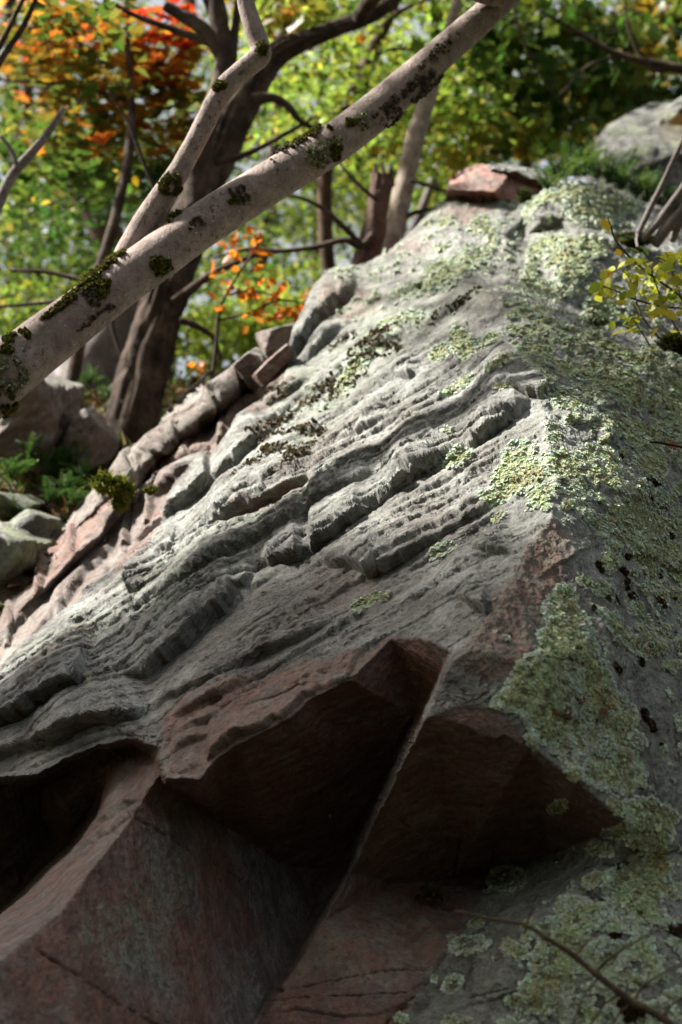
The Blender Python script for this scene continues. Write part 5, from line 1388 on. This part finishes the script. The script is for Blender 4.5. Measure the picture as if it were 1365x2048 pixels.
# dead thin grey branch at the left edge
t8 = thing('bare_sapling', 'thin bare grey forked stem at the left edge', 'sapling', at(-40, 500, 8.6))
trunk_part(t8, 'stem', [(-40, 500, 24), (0, 400, 22), (28, 345, 21), (66, 302, 19), (98, 262, 16), (128, 216, 11)], (8.6, 8.7), M_BARK_GREY, 12, 40, rough=0.05, freq=20)
branches(t8, [[(36, 338, 12), (22, 300, 10), (0, 270, 8)]], 8.6, M_BARK_GREY)
t9 = thing('dark_sapling', 'two dark thin bare stems crossing the upper left corner', 'sapling', at(-60, 200, 8.8))
branches(t9, [[(-60, 200, 14), (0, 90, 13), (30, 30, 11), (60, -30, 9)], [(-50, 210, 14), (5, 115, 13), (45, 55, 12), (75, -10, 9)]], 8.8, M_BARK)

# ------------------------------------------------------------------ maple with red and orange leaves
t10 = thing('red_maple', 'maple branch spray with red, orange and olive autumn leaves at the upper left', 'tree', at(150, 900, 11.6))
trunk_part(t10, 'trunk', [(120, 900, 30), (170, 640, 26), (235, 420, 22), (262, 260, 17), (258, 120, 12), (250, -20, 8)], (10.2, 11.4), M_BARK, 10, 40, rough=0.1, freq=10)
branches(t10, [[(258, 250, 10), (330, 300, 8), (390, 340, 5)], [(255, 180, 10), (330, 150, 7), (390, 150, 4)], [(250, 200, 9), (150, 170, 7), (0, 160, 4)], [(255, 90, 7), (310, 60, 5), (350, 30, 3)]], 11.4, M_BARK)
def spray(cx, cy, rx, ry, rz, n, cl, z): return clumped(cx, cy, z, rx, ry, rz, n, cl, 0.22, 0.5)
leaf_objects(t10, spray(345, 50, 80, 50, 0.3, 80, 16, 11.3), 30, RED, 'maple', 4, 0.75)
leaf_objects(t10, spray(320, 160, 90, 110, 0.4, 150, 26, 11.4), 30, ORANGE, 'maple', 6, 0.75)
leaf_objects(t10, spray(150, 90, 150, 110, 0.5, 40, 20, 11.5), 30, ORANGE + G_OLIVE, 'maple', 7, 0.75)
leaf_objects(t10, spray(480, 268, 26, 22, 0.2, 12, 4, 11.3), 26, RED, 'maple', 3, 0.7)
leaf_objects(t10, spray(350, 290, 60, 50, 0.3, 26, 10, 11.5), 30, YELLOW + ORANGE + G_OLIVE, 'maple', 6, 0.75)
foliage(t10, 'foliage', [(200, 120, 200, 130, 0.8, 420, 50, G_OLIVE), (250, 240, 180, 110, 0.7, 380, 46, G_OLIVE + G_MID + ORANGE), (180, 330, 200, 90, 0.8, 330, 40, G_MID + G_DARK), (90, 60, 150, 80, 0.8, 200, 30, G_OLIVE + ORANGE)], 29, 11.8, 'maple', 0.7)
leaf_objects(t10, [at(x, y, 10.5) for x, y in [(70, 392), (102, 402), (12, 265), (242, 345), (268, 350), (225, 340)]], 20, YELLOW, 'oval', 3, 0.2)

# maple reaching over from the right
t11 = thing('green_maple', 'dark green maple with yellow leaves hanging over the rock at the upper right', 'tree', at(1420, 520, 12.4))
trunk_part(t11, 'trunk', [(1500, 620, 70), (1450, 400, 60), (1430, 200, 50), (1420, 0, 42), (1400, -200, 30)], (12.8, 12.2), M_BARK, 12, 40, rough=0.1, freq=8)
branches(t11, [[(1430, 150, 26), (1330, 130, 18), (1230, 105, 13), (1150, 60, 9), (1080, 20, 6)], [(1425, 190, 16), (1360, 140, 12), (1300, 135, 10), (1260, 60, 7), (1250, -10, 5)], [(1250, 110, 8), (1180, 130, 7), (1120, 190, 5)], [(1020, -20, 8), (1040, 60, 6), (1070, 130, 5), (1110, 190, 4), (1150, 225, 3)]], 12.0, M_BARK)
foliage(t11, 'foliage', [(1120, 110, 190, 110, 0.9, 520, 40, G_DARK + G_MID), (1240, 180, 150, 90, 0.8, 330, 30, G_DARK + G_MID), (1010, 60, 110, 80, 0.8, 260, 22, G_MID + G_DARK), (1330, 60, 120, 80, 0.8, 260, 24, G_MID + G_OLIVE), (1060, 250, 150, 60, 0.8, 320, 26, G_LIME + G_MID)], 30, 13.2, 'maple', 0.45)
leaf_objects(t11, np.vstack([spray(1310, 100, 70, 60, 0.4, 46, 14, 13.0), spray(960, 300, 70, 40, 0.4, 30, 10, 13.0), spray(1200, 150, 120, 50, 0.4, 24, 12, 13.0), spray(1050, 250, 90, 50, 0.4, 36, 12, 13.0)]), 25, YELLOW + [(0.36, 0.36, 0.04)], 'maple', 5, 0.3)
leaf_objects(t11, np.vstack([spray(1050, 300, 40, 20, 0.3, 9, 4, 12.9), [at(1142, 65, 13.0), at(1165, 200, 13.0), at(715, 78, 13.0), at(722, 74, 13.0), at(905, 335, 13.0)]]), 24, ORANGE, 'maple', 3, 0.3)

# low orange sprays in front of the far woods
t12 = thing('orange_shrub', 'thin shrub with small bright orange leaves in the gap left of the rock', 'shrub', at(430, 800, 9.6))
branches(t12, [[(420, 800, 9), (432, 700, 8), (440, 620, 7), (470, 560, 5), (510, 500, 4), (520, 470, 3)], [(438, 640, 6), (500, 625, 5), (560, 600, 4), (620, 610, 3)], [(455, 590, 5), (500, 580, 4), (545, 590, 3)], [(425, 740, 6), (390, 770, 4), (350, 800, 3)]], 9.5, M_BARK)
pl = [(474, 470), (486, 477), (505, 468), (518, 472), (522, 484), (454, 500), (463, 506), (520, 512), (510, 492), (445, 548), (472, 524), (520, 532), (525, 538), (445, 575), (470, 576), (492, 583), (500, 590), (540, 582), (536, 596), (526, 600), (560, 600), (548, 608), (575, 612), (605, 606), (612, 612), (620, 606), (592, 626), (600, 632), (505, 632), (520, 636), (545, 634), (560, 640), (490, 600), (434, 622), (400, 740), (390, 738), (602, 618), (555, 622), (515, 628), (540, 572)]
leaf_objects(t12, [at(x + rng.normal() * 12 * k, y + rng.normal() * 10 * k, 9.5) for x, y in pl for k in (0, 1, 1)], 25, ORANGE + [(0.6, 0.22, 0.02)], 'oval', 5, 0.2)

# far woods: separate trees, too blurred to tell their leaves apart
def far_tree(label, trunk, z, groups, size, mat=M_BARK):
    t = thing('forest_tree', label, 'tree', at(trunk[0][0], trunk[0][1], z), 'trees of the far woods')
    trunk_part(t, 'trunk', trunk, z, mat, 10, 24, rough=0.08, freq=3)
    foliage(t, 'crown', groups, size, z, flat=0.3)
far_tree('far green tree behind the gap left of the rock, low crown', [(480, 900, 40), (500, 650, 34), (540, 400, 28), (560, 150, 18)], 17.0, [(520, 620, 170, 130, 1.5, 2704, 60, G_LIME), (420, 480, 200, 140, 1.5, 1750, 50, G_MID)], 15)
far_tree('far green tree filling the left edge below the bare grey stem', [(60, 900, 40), (70, 600, 34), (60, 300, 26), (50, 50, 18)], 17.5, [(80, 560, 240, 150, 1.6, 3022, 60, G_MID), (40, 400, 160, 140, 1.4, 1272, 40, G_MID + G_LIME)], 15)
far_tree('far tall tree with light sky gaps at the upper left corner', [(30, 800, 46), (30, 400, 38), (20, 0, 28), (20, -200, 20)], 20.0, [(60, 110, 220, 200, 2.0, 2068, 70, G_MID), (200, 330, 240, 160, 2.0, 1909, 60, G_DARK + G_MID)], 14)
far_tree('far tree behind the fork of the gnarled tree', [(330, 800, 44), (350, 400, 36), (380, 0, 26), (390, -160, 18)], 21.0, [(340, 150, 240, 200, 2.0, 2386, 70, G_MID), (330, 420, 200, 140, 2.0, 1909, 50, G_MID + G_DARK)], 14)
far_tree('far feathery bright green tree seen above the middle of the leaning trunk', [(650, 800, 40), (640, 450, 34), (650, 100, 24), (660, -120, 16)], 19.0, [(640, 140, 220, 170, 2.0, 2386, 70, G_LIME), (640, 400, 180, 140, 1.6, 2227, 50, G_MID + G_LIME)], 14)
far_tree('far yellow-green tree behind the pale thin trunk', [(880, 700, 40), (880, 400, 34), (890, 100, 24), (900, -120, 16)], 18.0, [(880, 330, 190, 130, 1.6, 2068, 50, G_LIME), (840, 120, 200, 150, 1.8, 1591, 60, G_LIME + G_MID)], 15)
far_tree('far yellowing tree above the red cap stone', [(1040, 700, 40), (1050, 400, 34), (1060, 100, 24), (1060, -120, 16)], 17.0, [(1060, 270, 190, 110, 1.6, 1909, 50, G_LIME + YELLOW), (1080, 80, 200, 150, 1.8, 1750, 50, G_MID + G_DARK)], 16)
far_tree('far dark tree with yellow leaves behind the upper right rock shoulder', [(1290, 700, 46), (1290, 400, 40), (1280, 100, 28), (1280, -120, 18)], 18.5, [(1280, 140, 190, 160, 1.8, 2227, 60, G_DARK + G_OLIVE), (1310, 120, 120, 80, 1.0, 238, 20, YELLOW), (1180, 260, 120, 80, 1.2, 556, 24, G_MID)], 16)
far_tree('far thin tree with a pale trunk between the stump and the red cap stone', [(820, 480, 20), (860, 380, 18), (890, 290, 15), (930, 170, 11)], 15.0, [(930, 150, 150, 110, 1.3, 715, 30, G_LIME)], 17, M_BARK_GREY)
far_tree('far green tree closing the gap behind the stump', [(720, 800, 36), (735, 500, 30), (740, 250, 22), (745, 60, 14)], 22.0, [(730, 380, 190, 140, 2.0, 2227, 50, G_MID + G_LIME), (560, 300, 160, 140, 2.0, 1272, 40, G_MID)], 13)

far_tree('far leafy sapling filling the gap between gnarled tree and rock', [(440, 880, 16), (440, 760, 12), (445, 660, 8)], 14.5, [(450, 690, 120, 90, 0.9, 1878, 36, G_LIME), (560, 640, 60, 60, 0.6, 552, 14, G_LIME)], 17)
far_tree('far leafy sapling at the left edge above the large pale boulder', [(60, 860, 16), (60, 740, 12), (64, 620, 8)], 15.0, [(70, 640, 170, 110, 0.9, 2099, 40, G_MID + G_LIME), (220, 560, 120, 120, 0.9, 1215, 30, G_MID)], 17)
# unseen trees added to block sun and sky from the ground and rock foot
def shade_tree(label, x, y, h, crown_r, n, trunk_r=0.16, low=0.35, cols=G_MID):
    g = float(ground_h(np.array(x), np.array(y)))
    t = thing('forest_tree', label, 'tree', (x, y, g), 'shading trees added around the rock')
    W = np.array([(x, y, g - 0.3, trunk_r * 1.3), (x + 0.1, y + 0.1, g + h * 0.4, trunk_r), (x - 0.1, y + 0.2, g + h, trunk_r * 0.3)])
    C = catmull(W, 20); V, F, Fc, _ = tube_world(C[:, :3], C[:, 3], 10, rough=0.08, freq=3)
    mb = MB(); mb.add(V, F); obj('trunk', mb.data('trunk', M_BARK), t)
    d = rand_dirs(60) * (rng.random((60, 1)) ** 0.4); k = rng.integers(0, 60, n)
    o = (d[k] + 0.2 * rng.normal(size=(n, 3))) * np.array([crown_r, crown_r, h * (1 - low) * 0.55])
    mb = MB(); leaf_quads(mb, o + np.array([x, y, g + h * (0.5 + low * 0.5)]), rng.uniform(0.16, 0.36, n), palette(cols, n), 0.5)
    tag(obj('crown', mb.data('crown', M_LEAF, False), t), None, kind='stuff')
for x, y, h, r, n in [(-8.5, -1.5, 12, 3.2, 3600), (-8.0, 2.6, 12, 2.2, 2200), (-5.0, -6, 13, 3.6, 3600), (-6.4, 3.2, 12, 1.9, 3000), (-4.2, -2.2, 12, 2.6, 2400), (6.5, 2.5, 12, 2.4, 1600), (7.5, 8.0, 11, 2.6, 2000)]:
    shade_tree('tall green tree added out of view to block sun and sky', x, y, h, r, n)

for x, y, h, r, n in [(-11, -9, 9, 3.4, 3000), (-5.5, -11.5, 9, 3.4, 3000), (0.5, -15, 9, 3.4, 2200), (6.5, -13, 8, 3.4, 2600), (13.5, -8, 8, 3.4, 2600), (14.5, 0, 8, 3.4, 2000), (-13, -2.5, 9, 3.4, 2600)]:
    shade_tree('bushy dark evergreen added out of view to block low sky light', x, y, h, r, n, 0.2, 0.0, G_DARK)  # added evergreen ring, closes off the low sky around the camera

shade_tree('tall green tree added out of view to block sun and sky', -6.1, 4.2, 10.6, 1.0, 1500, 0.12, 0.75)  # added crown on the sun's path, shades the bottom block

# ------------------------------------------------------------------ ferns
def frond_mesh(col, seed):
    r = np.random.default_rng(seed)
    mb = MB()
    n = 15
    u = np.linspace(0, 1, n)
    Y = u * 0.9; Z = 0.55 * u - 0.55 * u ** 2.2
    for k in range(1, n):
        L = 0.20 * math.sin(math.pi * min(1, 0.12 + 0.88 * u[k])) ** 0.8 * r.uniform(0.85, 1.1) + 0.015
        for sg in (-1, 1):
            b = np.array([0, Y[k], Z[k]]); tip = b + np.array([sg * L, 0.06, -0.03 + r.uniform(-.02, .02)])
            m0 = b + np.array([sg * L * 0.4, 0.045, 0.01]); m1 = b + np.array([sg * L * 0.45, -0.012, 0.01])
            mb.add([b, m1, tip, m0], [[0, 1, 2, 3]], np.array(col) * r.uniform(0.8, 1.2))
    for k in range(n - 1):
        mb.add([[-0.008, Y[k], Z[k]], [0.008, Y[k], Z[k]], [0.006, Y[k + 1], Z[k + 1]], [-0.006, Y[k + 1], Z[k + 1]]], [[0, 1, 2, 3]], np.array(col) * 0.6)
    return mb.data('frond', M_LEAF, False)
FROND = [frond_mesh(c, 60 + k) for k, c in enumerate([(0.03, 0.07, 0.013), (0.045, 0.095, 0.016), (0.07, 0.11, 0.02), (0.022, 0.05, 0.01), (0.16, 0.16, 0.03)])]
def fern(px, py, z, size_px, n, label, group, dark=False):
    t = thing('fern', label, 'fern', at(px, py, z), group)
    for k in range(n):
        o = bpy.data.objects.new('frond', FROND[int(rng.integers(0, 4 if not dark else 3))]); COL.objects.link(o); o.parent = t
        s = size_px * z / FPX * rng.uniform(0.7, 1.2)
        o.scale = (s, s, s)
        o.rotation_euler = (rng.uniform(0.35, 1.25), rng.uniform(-0.2, 0.2), 2 * math.pi * k / n + rng.uniform(-0.4, 0.4))
gf = 'green ferns along the ledge under the right rock shoulder'
ORD = ['leftmost', 'second', 'third', 'fourth', 'fifth', 'sixth', 'seventh', 'eighth', 'ninth', 'tenth', 'eleventh', 'twelfth', 'thirteenth', 'fourteenth', 'rightmost']
for k_, (px, py, z, s) in enumerate(sorted([(1096, 378, 9.15, 46), (1118, 356, 9.3, 54), (1146, 352, 9.4, 56), (1172, 350, 9.5, 58), (1196, 356, 9.6, 60), (1220, 366, 9.7, 58), (1246, 380, 9.8, 58), (1272, 394, 9.9, 58), (1296, 404, 9.9, 56), (1320, 412, 10, 56), (1346, 420, 10, 52), (1135, 340, 9.8, 50), (1185, 335, 9.9, 54), (1240, 360, 10.1, 54), (1310, 390, 10.2, 54)])):
    fern(px, py, z, s * 1.25, 8, ORD[k_] + (' of the' if k_ in (0, 14) else ' from the left of the') + ' dark green ferns crowding the ledge under the rock shoulder', gf)
fern(1152, 668, 7.12, 26, 4, 'tiny bright fern sprouting from the lichened crest', None)
fern(840, 580, 7.75, 30, 6, 'small green tuft in a crack high on the lit face', None)
gl = 'low ferns between the boulders on the left'
for k_, (px, py, z, s) in enumerate([(20, 880, 9.0, 60), (60, 935, 8.8, 70), (100, 950, 8.8, 70), (140, 940, 8.9, 66), (20, 960, 8.7, 70), (165, 965, 8.7, 60), (130, 985, 8.6, 60), (30, 1040, 8.3, 50), (100, 1005, 8.5, 56), (75, 905, 9.1, 50), (150, 1010, 8.4, 46), (180, 770, 10.6, 44), (215, 800, 10.4, 46), (145, 800, 10.0, 50)]):
    fern(px, py, z, s, 9, ['low fern at the left edge under the large pale boulder', 'low fern below the right foot of the large pale boulder', 'low fern in the middle of the leafy bank left of the slab', 'low fern in the leafy bank nearest the furrowed trunk', 'low fern at the left edge above the flat mossy stone',
        'low fern beside the foot of the furrowed trunk', 'low fern between the leafy bank and the lower slab end', 'low fern at the left edge between the two mossy stones', 'low fern just above the pointed mossy boulder', 'small fern against the bottom of the large pale boulder',
        'small fern right of the pointed mossy boulder', 'bright fern between the large pale boulder and the pale trunk', 'bright fern just left of the furrowed trunk', 'fern on the right shoulder of the large pale boulder'][k_], gl)
def tuft(name, label, cat, px, py, z, rx, ry, n, cols, ln=0.02, group=None):
    t = MB()
    o = rng.normal(size=(n, 3)); o /= np.linalg.norm(o, axis=1)[:, None]
    sub_ = rng.normal(size=(7, 3)) * 0.5; C = (o * rng.uniform(0.25, 0.62, (7, 1))[(kk := rng.integers(0, 7, n))] + sub_[kk]) * np.array([rx * z / FPX, 0.6 * rx * z / FPX, ry * z / FPX]) * rng.uniform(0.6, 1, (n, 1))
    C = C[:, 0:1] * RIGHT + C[:, 1:2] * FWD + C[:, 2:3] * UPV
    spikes(t, C, o, ln, ln * 0.16, palette(cols, n, 0.3), 0.6)
    flakes(t, C, o, ln * 0.5, palette(cols, n, 0.3), 5, 0.5)
    ob_ = bpy.data.objects.new(name, t.data(name, M_MOSS, False)); COL.objects.link(ob_); ob_.location = [float(v) for v in at(px, py, z)]
    return tag(ob_, label, cat, group)
tuft('small_plant', 'yellow-green mossy plant on the end of the slab left of the rock', 'plant', 232, 978, 7.55, 36, 28, 900, [(0.14, 0.17, 0.02), (0.20, 0.20, 0.03), (0.08, 0.11, 0.015)], 0.04)
tuft('moss_cushion', 'round dark moss cushion under the red cap stone', 'moss', 1040, 393, 9.25, 15, 12, 500, [(0.04, 0.06, 0.012), (0.07, 0.09, 0.016)], 0.02)
tuft('moss_cushion', 'dark moss in the crevice right of the red cap stone', 'moss', 1068, 402, 9.35, 20, 12, 500, [(0.03, 0.045, 0.01), (0.06, 0.08, 0.016), (0.10, 0.15, 0.02)], 0.025)
tuft('moss_cushion', 'long dark moss bank under the grey roots at the right', 'moss', 1270, 478, 8.6, 60, 14, 1500, [(0.03, 0.045, 0.01), (0.05, 0.06, 0.014), (0.09, 0.11, 0.02)], 0.022)
tuft('moss_cushion', 'small brown-green moss clump on the reddish block at the bottom', 'moss', 872, 1790, 5.1, 26, 12, 500, [(0.05, 0.055, 0.01), (0.09, 0.06, 0.014), (0.03, 0.035, 0.008)], 0.012)
tuft('moss_cushion', 'little yellow moss cushion in the dark gap of the left stones', 'moss', 302, 982, 7.3, 16, 8, 300, [(0.12, 0.15, 0.02), (0.18, 0.18, 0.03)], 0.015)

# grey roots and stems at the right edge
t13 = thing('bare_shrub', 'bare grey stems and roots leaning down over the right ledge', 'shrub', at(1300, 490, 8.6))
for pts in [[(1276, 470, 12), (1300, 420, 13), (1325, 370, 12), (1350, 315, 11), (1385, 240, 9)], [(1285, 478, 16), (1320, 440, 18), (1350, 400, 18), (1400, 330, 16)], [(1310, 490, 20), (1335, 455, 24), (1365, 420, 24), (1420, 350, 20)], [(1276, 468, 6), (1274, 480, 5), (1276, 494, 4)], [(1345, 480, 16), (1365, 440, 16), (1400, 400, 14)]]:
    mb = MB(); limb(mb, pts, (8.5, 8.3), 24, 10, rough=0.06, freq=20); obj('stem', mb.data('stem', M_BARK_GREY), t13)

# yellow-green shrub at the right edge
t14 = thing('leafy_shrub', 'yellow-green leafy shrub reaching in from the right edge above the lichened crest', 'shrub', at(1390, 720, 6.9))
for pts in [[(1400, 640, 7), (1365, 595, 6), (1300, 548, 5), (1262, 515, 4.5), (1232, 480, 4), (1222, 450, 3), (1216, 435, 2)], [(1420, 620, 7), (1365, 616, 5), (1320, 612, 4.5), (1270, 598, 4), (1230, 580, 3.5), (1200, 570, 2.5), (1184, 563, 2)],
            [(1390, 720, 6), (1350, 650, 4), (1325, 600, 3.5), (1310, 560, 3), (1300, 530, 2)], [(1340, 700, 4), (1290, 640, 3.5), (1276, 610, 3), (1262, 560, 2.5), (1240, 535, 2)], [(1300, 690, 3.5), (1282, 660, 3), (1268, 640, 2)], [(1400, 690, 5), (1350, 560, 3.5), (1340, 530, 3), (1320, 515, 2)]]:
    mb = MB(); limb(mb, pts, (6.9, 6.7), 22, 7); obj('stem', mb.data('stem', M_TWIG), t14)
pg = [(1186, 576), (1196, 560), (1212, 575), (1200, 588), (1222, 588), (1190, 570), (1225, 540), (1240, 528), (1247, 552), (1258, 560), (1262, 535), (1276, 520), (1290, 524), (1270, 548), (1300, 560), (1316, 552), (1282, 575), (1296, 590), (1305, 600), (1330, 575), (1344, 590), (1310, 520), (1326, 514), (1342, 520), (1330, 532), (1358, 512), (1362, 530), (1250, 640), (1256, 655), (1262, 666), (1246, 648), (1236, 650), (1340, 545), (1355, 560), (1290, 548), (1322, 592), (1310, 618), (1348, 610), (1278, 600), (1262, 590), (1230, 600)]
py_ = [(1218, 538), (1228, 546), (1272, 640), (1266, 656), (1308, 652), (1300, 640), (1264, 600), (1256, 606), (1240, 512), (1360, 600), (1328, 640), (1318, 655), (1290, 560), (1355, 640), (1345, 665), (1206, 437), (1210, 445), (1335, 560), (1350, 575), (1362, 548), (1340, 625), (1360, 632), (1322, 630), (1300, 575)]
leaf_objects(t14, [at(x + 10 + rng.normal() * 9 * k, y + rng.normal() * 9 * k, 6.75 + rng.uniform(-.12, .12)) for x, y in pg for k in (0, 1, 1)], 29, [(0.34, 0.40, 0.035), (0.42, 0.45, 0.04), (0.24, 0.32, 0.03), (0.48, 0.46, 0.04)], 'oval', 5, 0.5, (-0.2, -0.75, 0.6))
leaf_objects(t14, [at(x, y, 6.75 + rng.uniform(-.1, .1)) for x, y in py_], 32, [(0.55, 0.44, 0.03), (0.48, 0.42, 0.04), (0.6, 0.4, 0.02)], 'oval', 3, 0.5, (-0.2, -0.75, 0.6))
tuft('grass_tuft', 'dark wispy undergrowth behind the yellow-green shrub at the right edge', 'plant', 1350, 690, 7.3, 30, 16, 500, [(0.04, 0.06, 0.012), (0.07, 0.09, 0.02), (0.12, 0.10, 0.03)], 0.06)
tuft('grass_tuft', 'pale grassy cushion on the lichened crest left of the shrub', 'plant', 1196, 642, 7.2, 30, 10, 400, [(0.20, 0.26, 0.14), (0.28, 0.33, 0.20), (0.12, 0.16, 0.07)], 0.02)

# dead branch in the lower right corner
t15 = thing('dead_branch', 'thin bare dead branch slanting in front of the lichen at the lower right', 'branch', at(1420, 2120, 4.0))
LB = [([(1440, 2120, 20), (1330, 2040, 16), (1260, 2000, 14.5), (1200, 1955, 13.5), (1140, 1905, 12), (1090, 1875, 10), (1050, 1850, 8.5), (980, 1838, 7), (912, 1822, 5)], 'main_stem'), ([(1050, 1866, 5), (1058, 1840, 4), (1068, 1812, 3)], 'twig'), ([(1190, 1945, 6), (1230, 1910, 5), (1280, 1880, 4), (1322, 1858, 3)], 'twig'),
      ([(1270, 2000, 5), (1290, 1970, 5), (1330, 1945, 4.5), (1380, 1920, 4)], 'twig'), ([(1150, 1915, 4.5), (1180, 1880, 4), (1215, 1845, 3)], 'twig'), ([(1195, 1960, 5), (1170, 1990, 4), (1150, 2040, 3.5), (1140, 2070, 3)], 'twig'), ([(1240, 1990, 5), (1210, 2010, 4.5), (1175, 2060, 4)], 'twig'),
      ([(1325, 2040, 6), (1345, 2010, 5), (1390, 1980, 4)], 'twig'), ([(1010, 1856, 3), (996, 1890, 2.6), (990, 1920, 2)], 'twig'), ([(975, 1836, 4), (955, 1848, 3), (934, 1864, 2)], 'twig'), ([(1265, 2005, 4), (1235, 2035, 4), (1215, 2080, 3)], 'twig')]
for pts, nm in LB:
    mb = MB(); limb(mb, pts, (4.0, 3.95), 26, 8, rough=0.08, freq=40); obj(nm, mb.data(nm, M_TWIG), t15)
t16 = thing('twig', 'dark thin twig lying on the lichen near the right edge with red leaves under it', 'twig', at(1365, 890, 6.25))
mb = MB(); limb(mb, [(1300, 884, 4), (1320, 885, 6), (1345, 890, 6), (1400, 900, 7)], 6.2, 14, 7, rough=0.1, freq=40); obj('stem', mb.data('stem', M_BARK), t16)

# fallen leaves
def fallen(px, py, z, size, col, kind, label, nrm, cat='leaf', name='fallen_leaf', group=None, curl=0.35):
    o = bpy.data.objects.new(name, leaf_mesh(name, kind, col, M_DRY if cat == 'leaf' else M_LEAF, curl)); COL.objects.link(o)
    q = Vector(nrm).to_track_quat('Z', 'Y').to_matrix() @ Matrix.Rotation(float(rng.uniform(0, 6.28)), 3, 'Z')
    o.rotation_euler = q.to_euler(); s = size * z / FPX; o.scale = (s, s, s); o.location = [float(v) for v in at(px, py, z)]
    return tag(o, label, cat, group)
def on_rock(px, py, lift=0.012):
    i = np.argmin((R.X - px) ** 2 + (R.Y - py) ** 2)
    p = R.Q.reshape(-1, 3)[i]
    xx, yy, zz = proj(R.Q.reshape(-1, 3)[np.where(((R.X - px) ** 2 + (R.Y - py) ** 2).reshape(-1) < 900)[0]])
    near = np.where(((R.X - px) ** 2 + (R.Y - py) ** 2).reshape(-1) < 3600)[0]
    xx, yy, zz = proj(R.Q.reshape(-1, 3)[near])
    j = near[np.argmin((xx - px) ** 2 + (yy - py) ** 2)]
    return float(((R.Q.reshape(-1, 3)[j] - EYE) @ FWD) - lift), R.N.reshape(-1, 3)[j]
for px, py, s, col, kd, lb in [(1112, 1418, 22, (0.20, 0.10, 0.04), 'oval', 'orange-brown dry leaf stuck in the big lichen patch'), (1135, 1436, 30, (0.12, 0.06, 0.03), 'maple', 'dark brown crumpled leaf in the big lichen patch'), (1165, 1410, 34, (0.13, 0.05, 0.03), 'oval', 'long reddish brown dry leaf across the big lichen patch'),
                               (1198, 1418, 26, (0.10, 0.05, 0.025), 'oval', 'brown dry leaf at the right rim of the big lichen patch'), (1340, 893, 20, (0.45, 0.05, 0.02), 'maple', 'red fallen leaf under the dark twig near the right edge'), (1338, 902, 14, (0.40, 0.10, 0.06), 'oval', 'small pinkish fallen leaf below the red one'),
                               (1130, 620, 34, (0.50, 0.28, 0.17), 'oval', 'tan leaf lying on the upper face just behind the crest'), (1355, 695, 28, (0.45, 0.15, 0.03), 'maple', 'orange fallen leaf under the shrub at the right edge')]:
    z, nn = on_rock(px, py)
    fallen(px, py, z, s, col, kd, lb, nn * 0.7 + 0.3 * rand_dirs(1)[0])
fallen(1352, 262, 1.25, 105, (0.42, 0.22, 0.03), 'oval', 'out-of-focus yellow-brown leaf close to the camera at the upper right edge', (0.2, -0.5, 0.8), 'hanging leaf', 'hanging_leaf', None, 0.2)

# fallen leaves and twigs over the slope between the boulders
def litter():
    n = 5200
    x = rng.uniform(-3.2, -0.5, n); y = rng.uniform(6.6, 10.2, n)
    z = ground_h(x, y)
    Pn = np.stack([x, y, z], -1); Pn[:, 2] += 0.10 * fbm(Pn * 0.8, 3) + 0.05 * fbm(Pn * 4, 2) + 0.03 + rng.uniform(0, 0.03, n)
    mb = MB()
    leaf_quads(mb, Pn, rng.uniform(0.04, 0.10, n), palette([(0.10, 0.055, 0.025), (0.16, 0.09, 0.04), (0.07, 0.045, 0.025), (0.22, 0.10, 0.03), (0.05, 0.07, 0.018), (0.04, 0.055, 0.014)], n, 0.25), 0.55, aspect=0.4)
    o = obj('leaf_litter', mb.data('leaf_litter', M_DRY, False)); tag(o, 'brown fallen leaves covering the slope between the boulders', None, None, 'stuff')
    mb = MB()
    m = 5000
    j = rng.integers(0, n, m); keep = perlin(Pn[j] * 2.2) > -0.1; j = j[keep]
    spikes(mb, Pn[j] + 0.03 * rng.normal(size=(len(j), 3)), np.tile([0, -0.2, 1.0], (len(j), 1)), 0.13, 0.010, palette([(0.035, 0.07, 0.014), (0.06, 0.095, 0.018), (0.09, 0.11, 0.02), (0.10, 0.075, 0.02)], len(j), 0.3), 0.8)
    o = obj('undergrowth', mb.data('undergrowth', M_MOSS, False)); tag(o, 'dark green low undergrowth between the boulders', None, None, 'stuff')
litter()
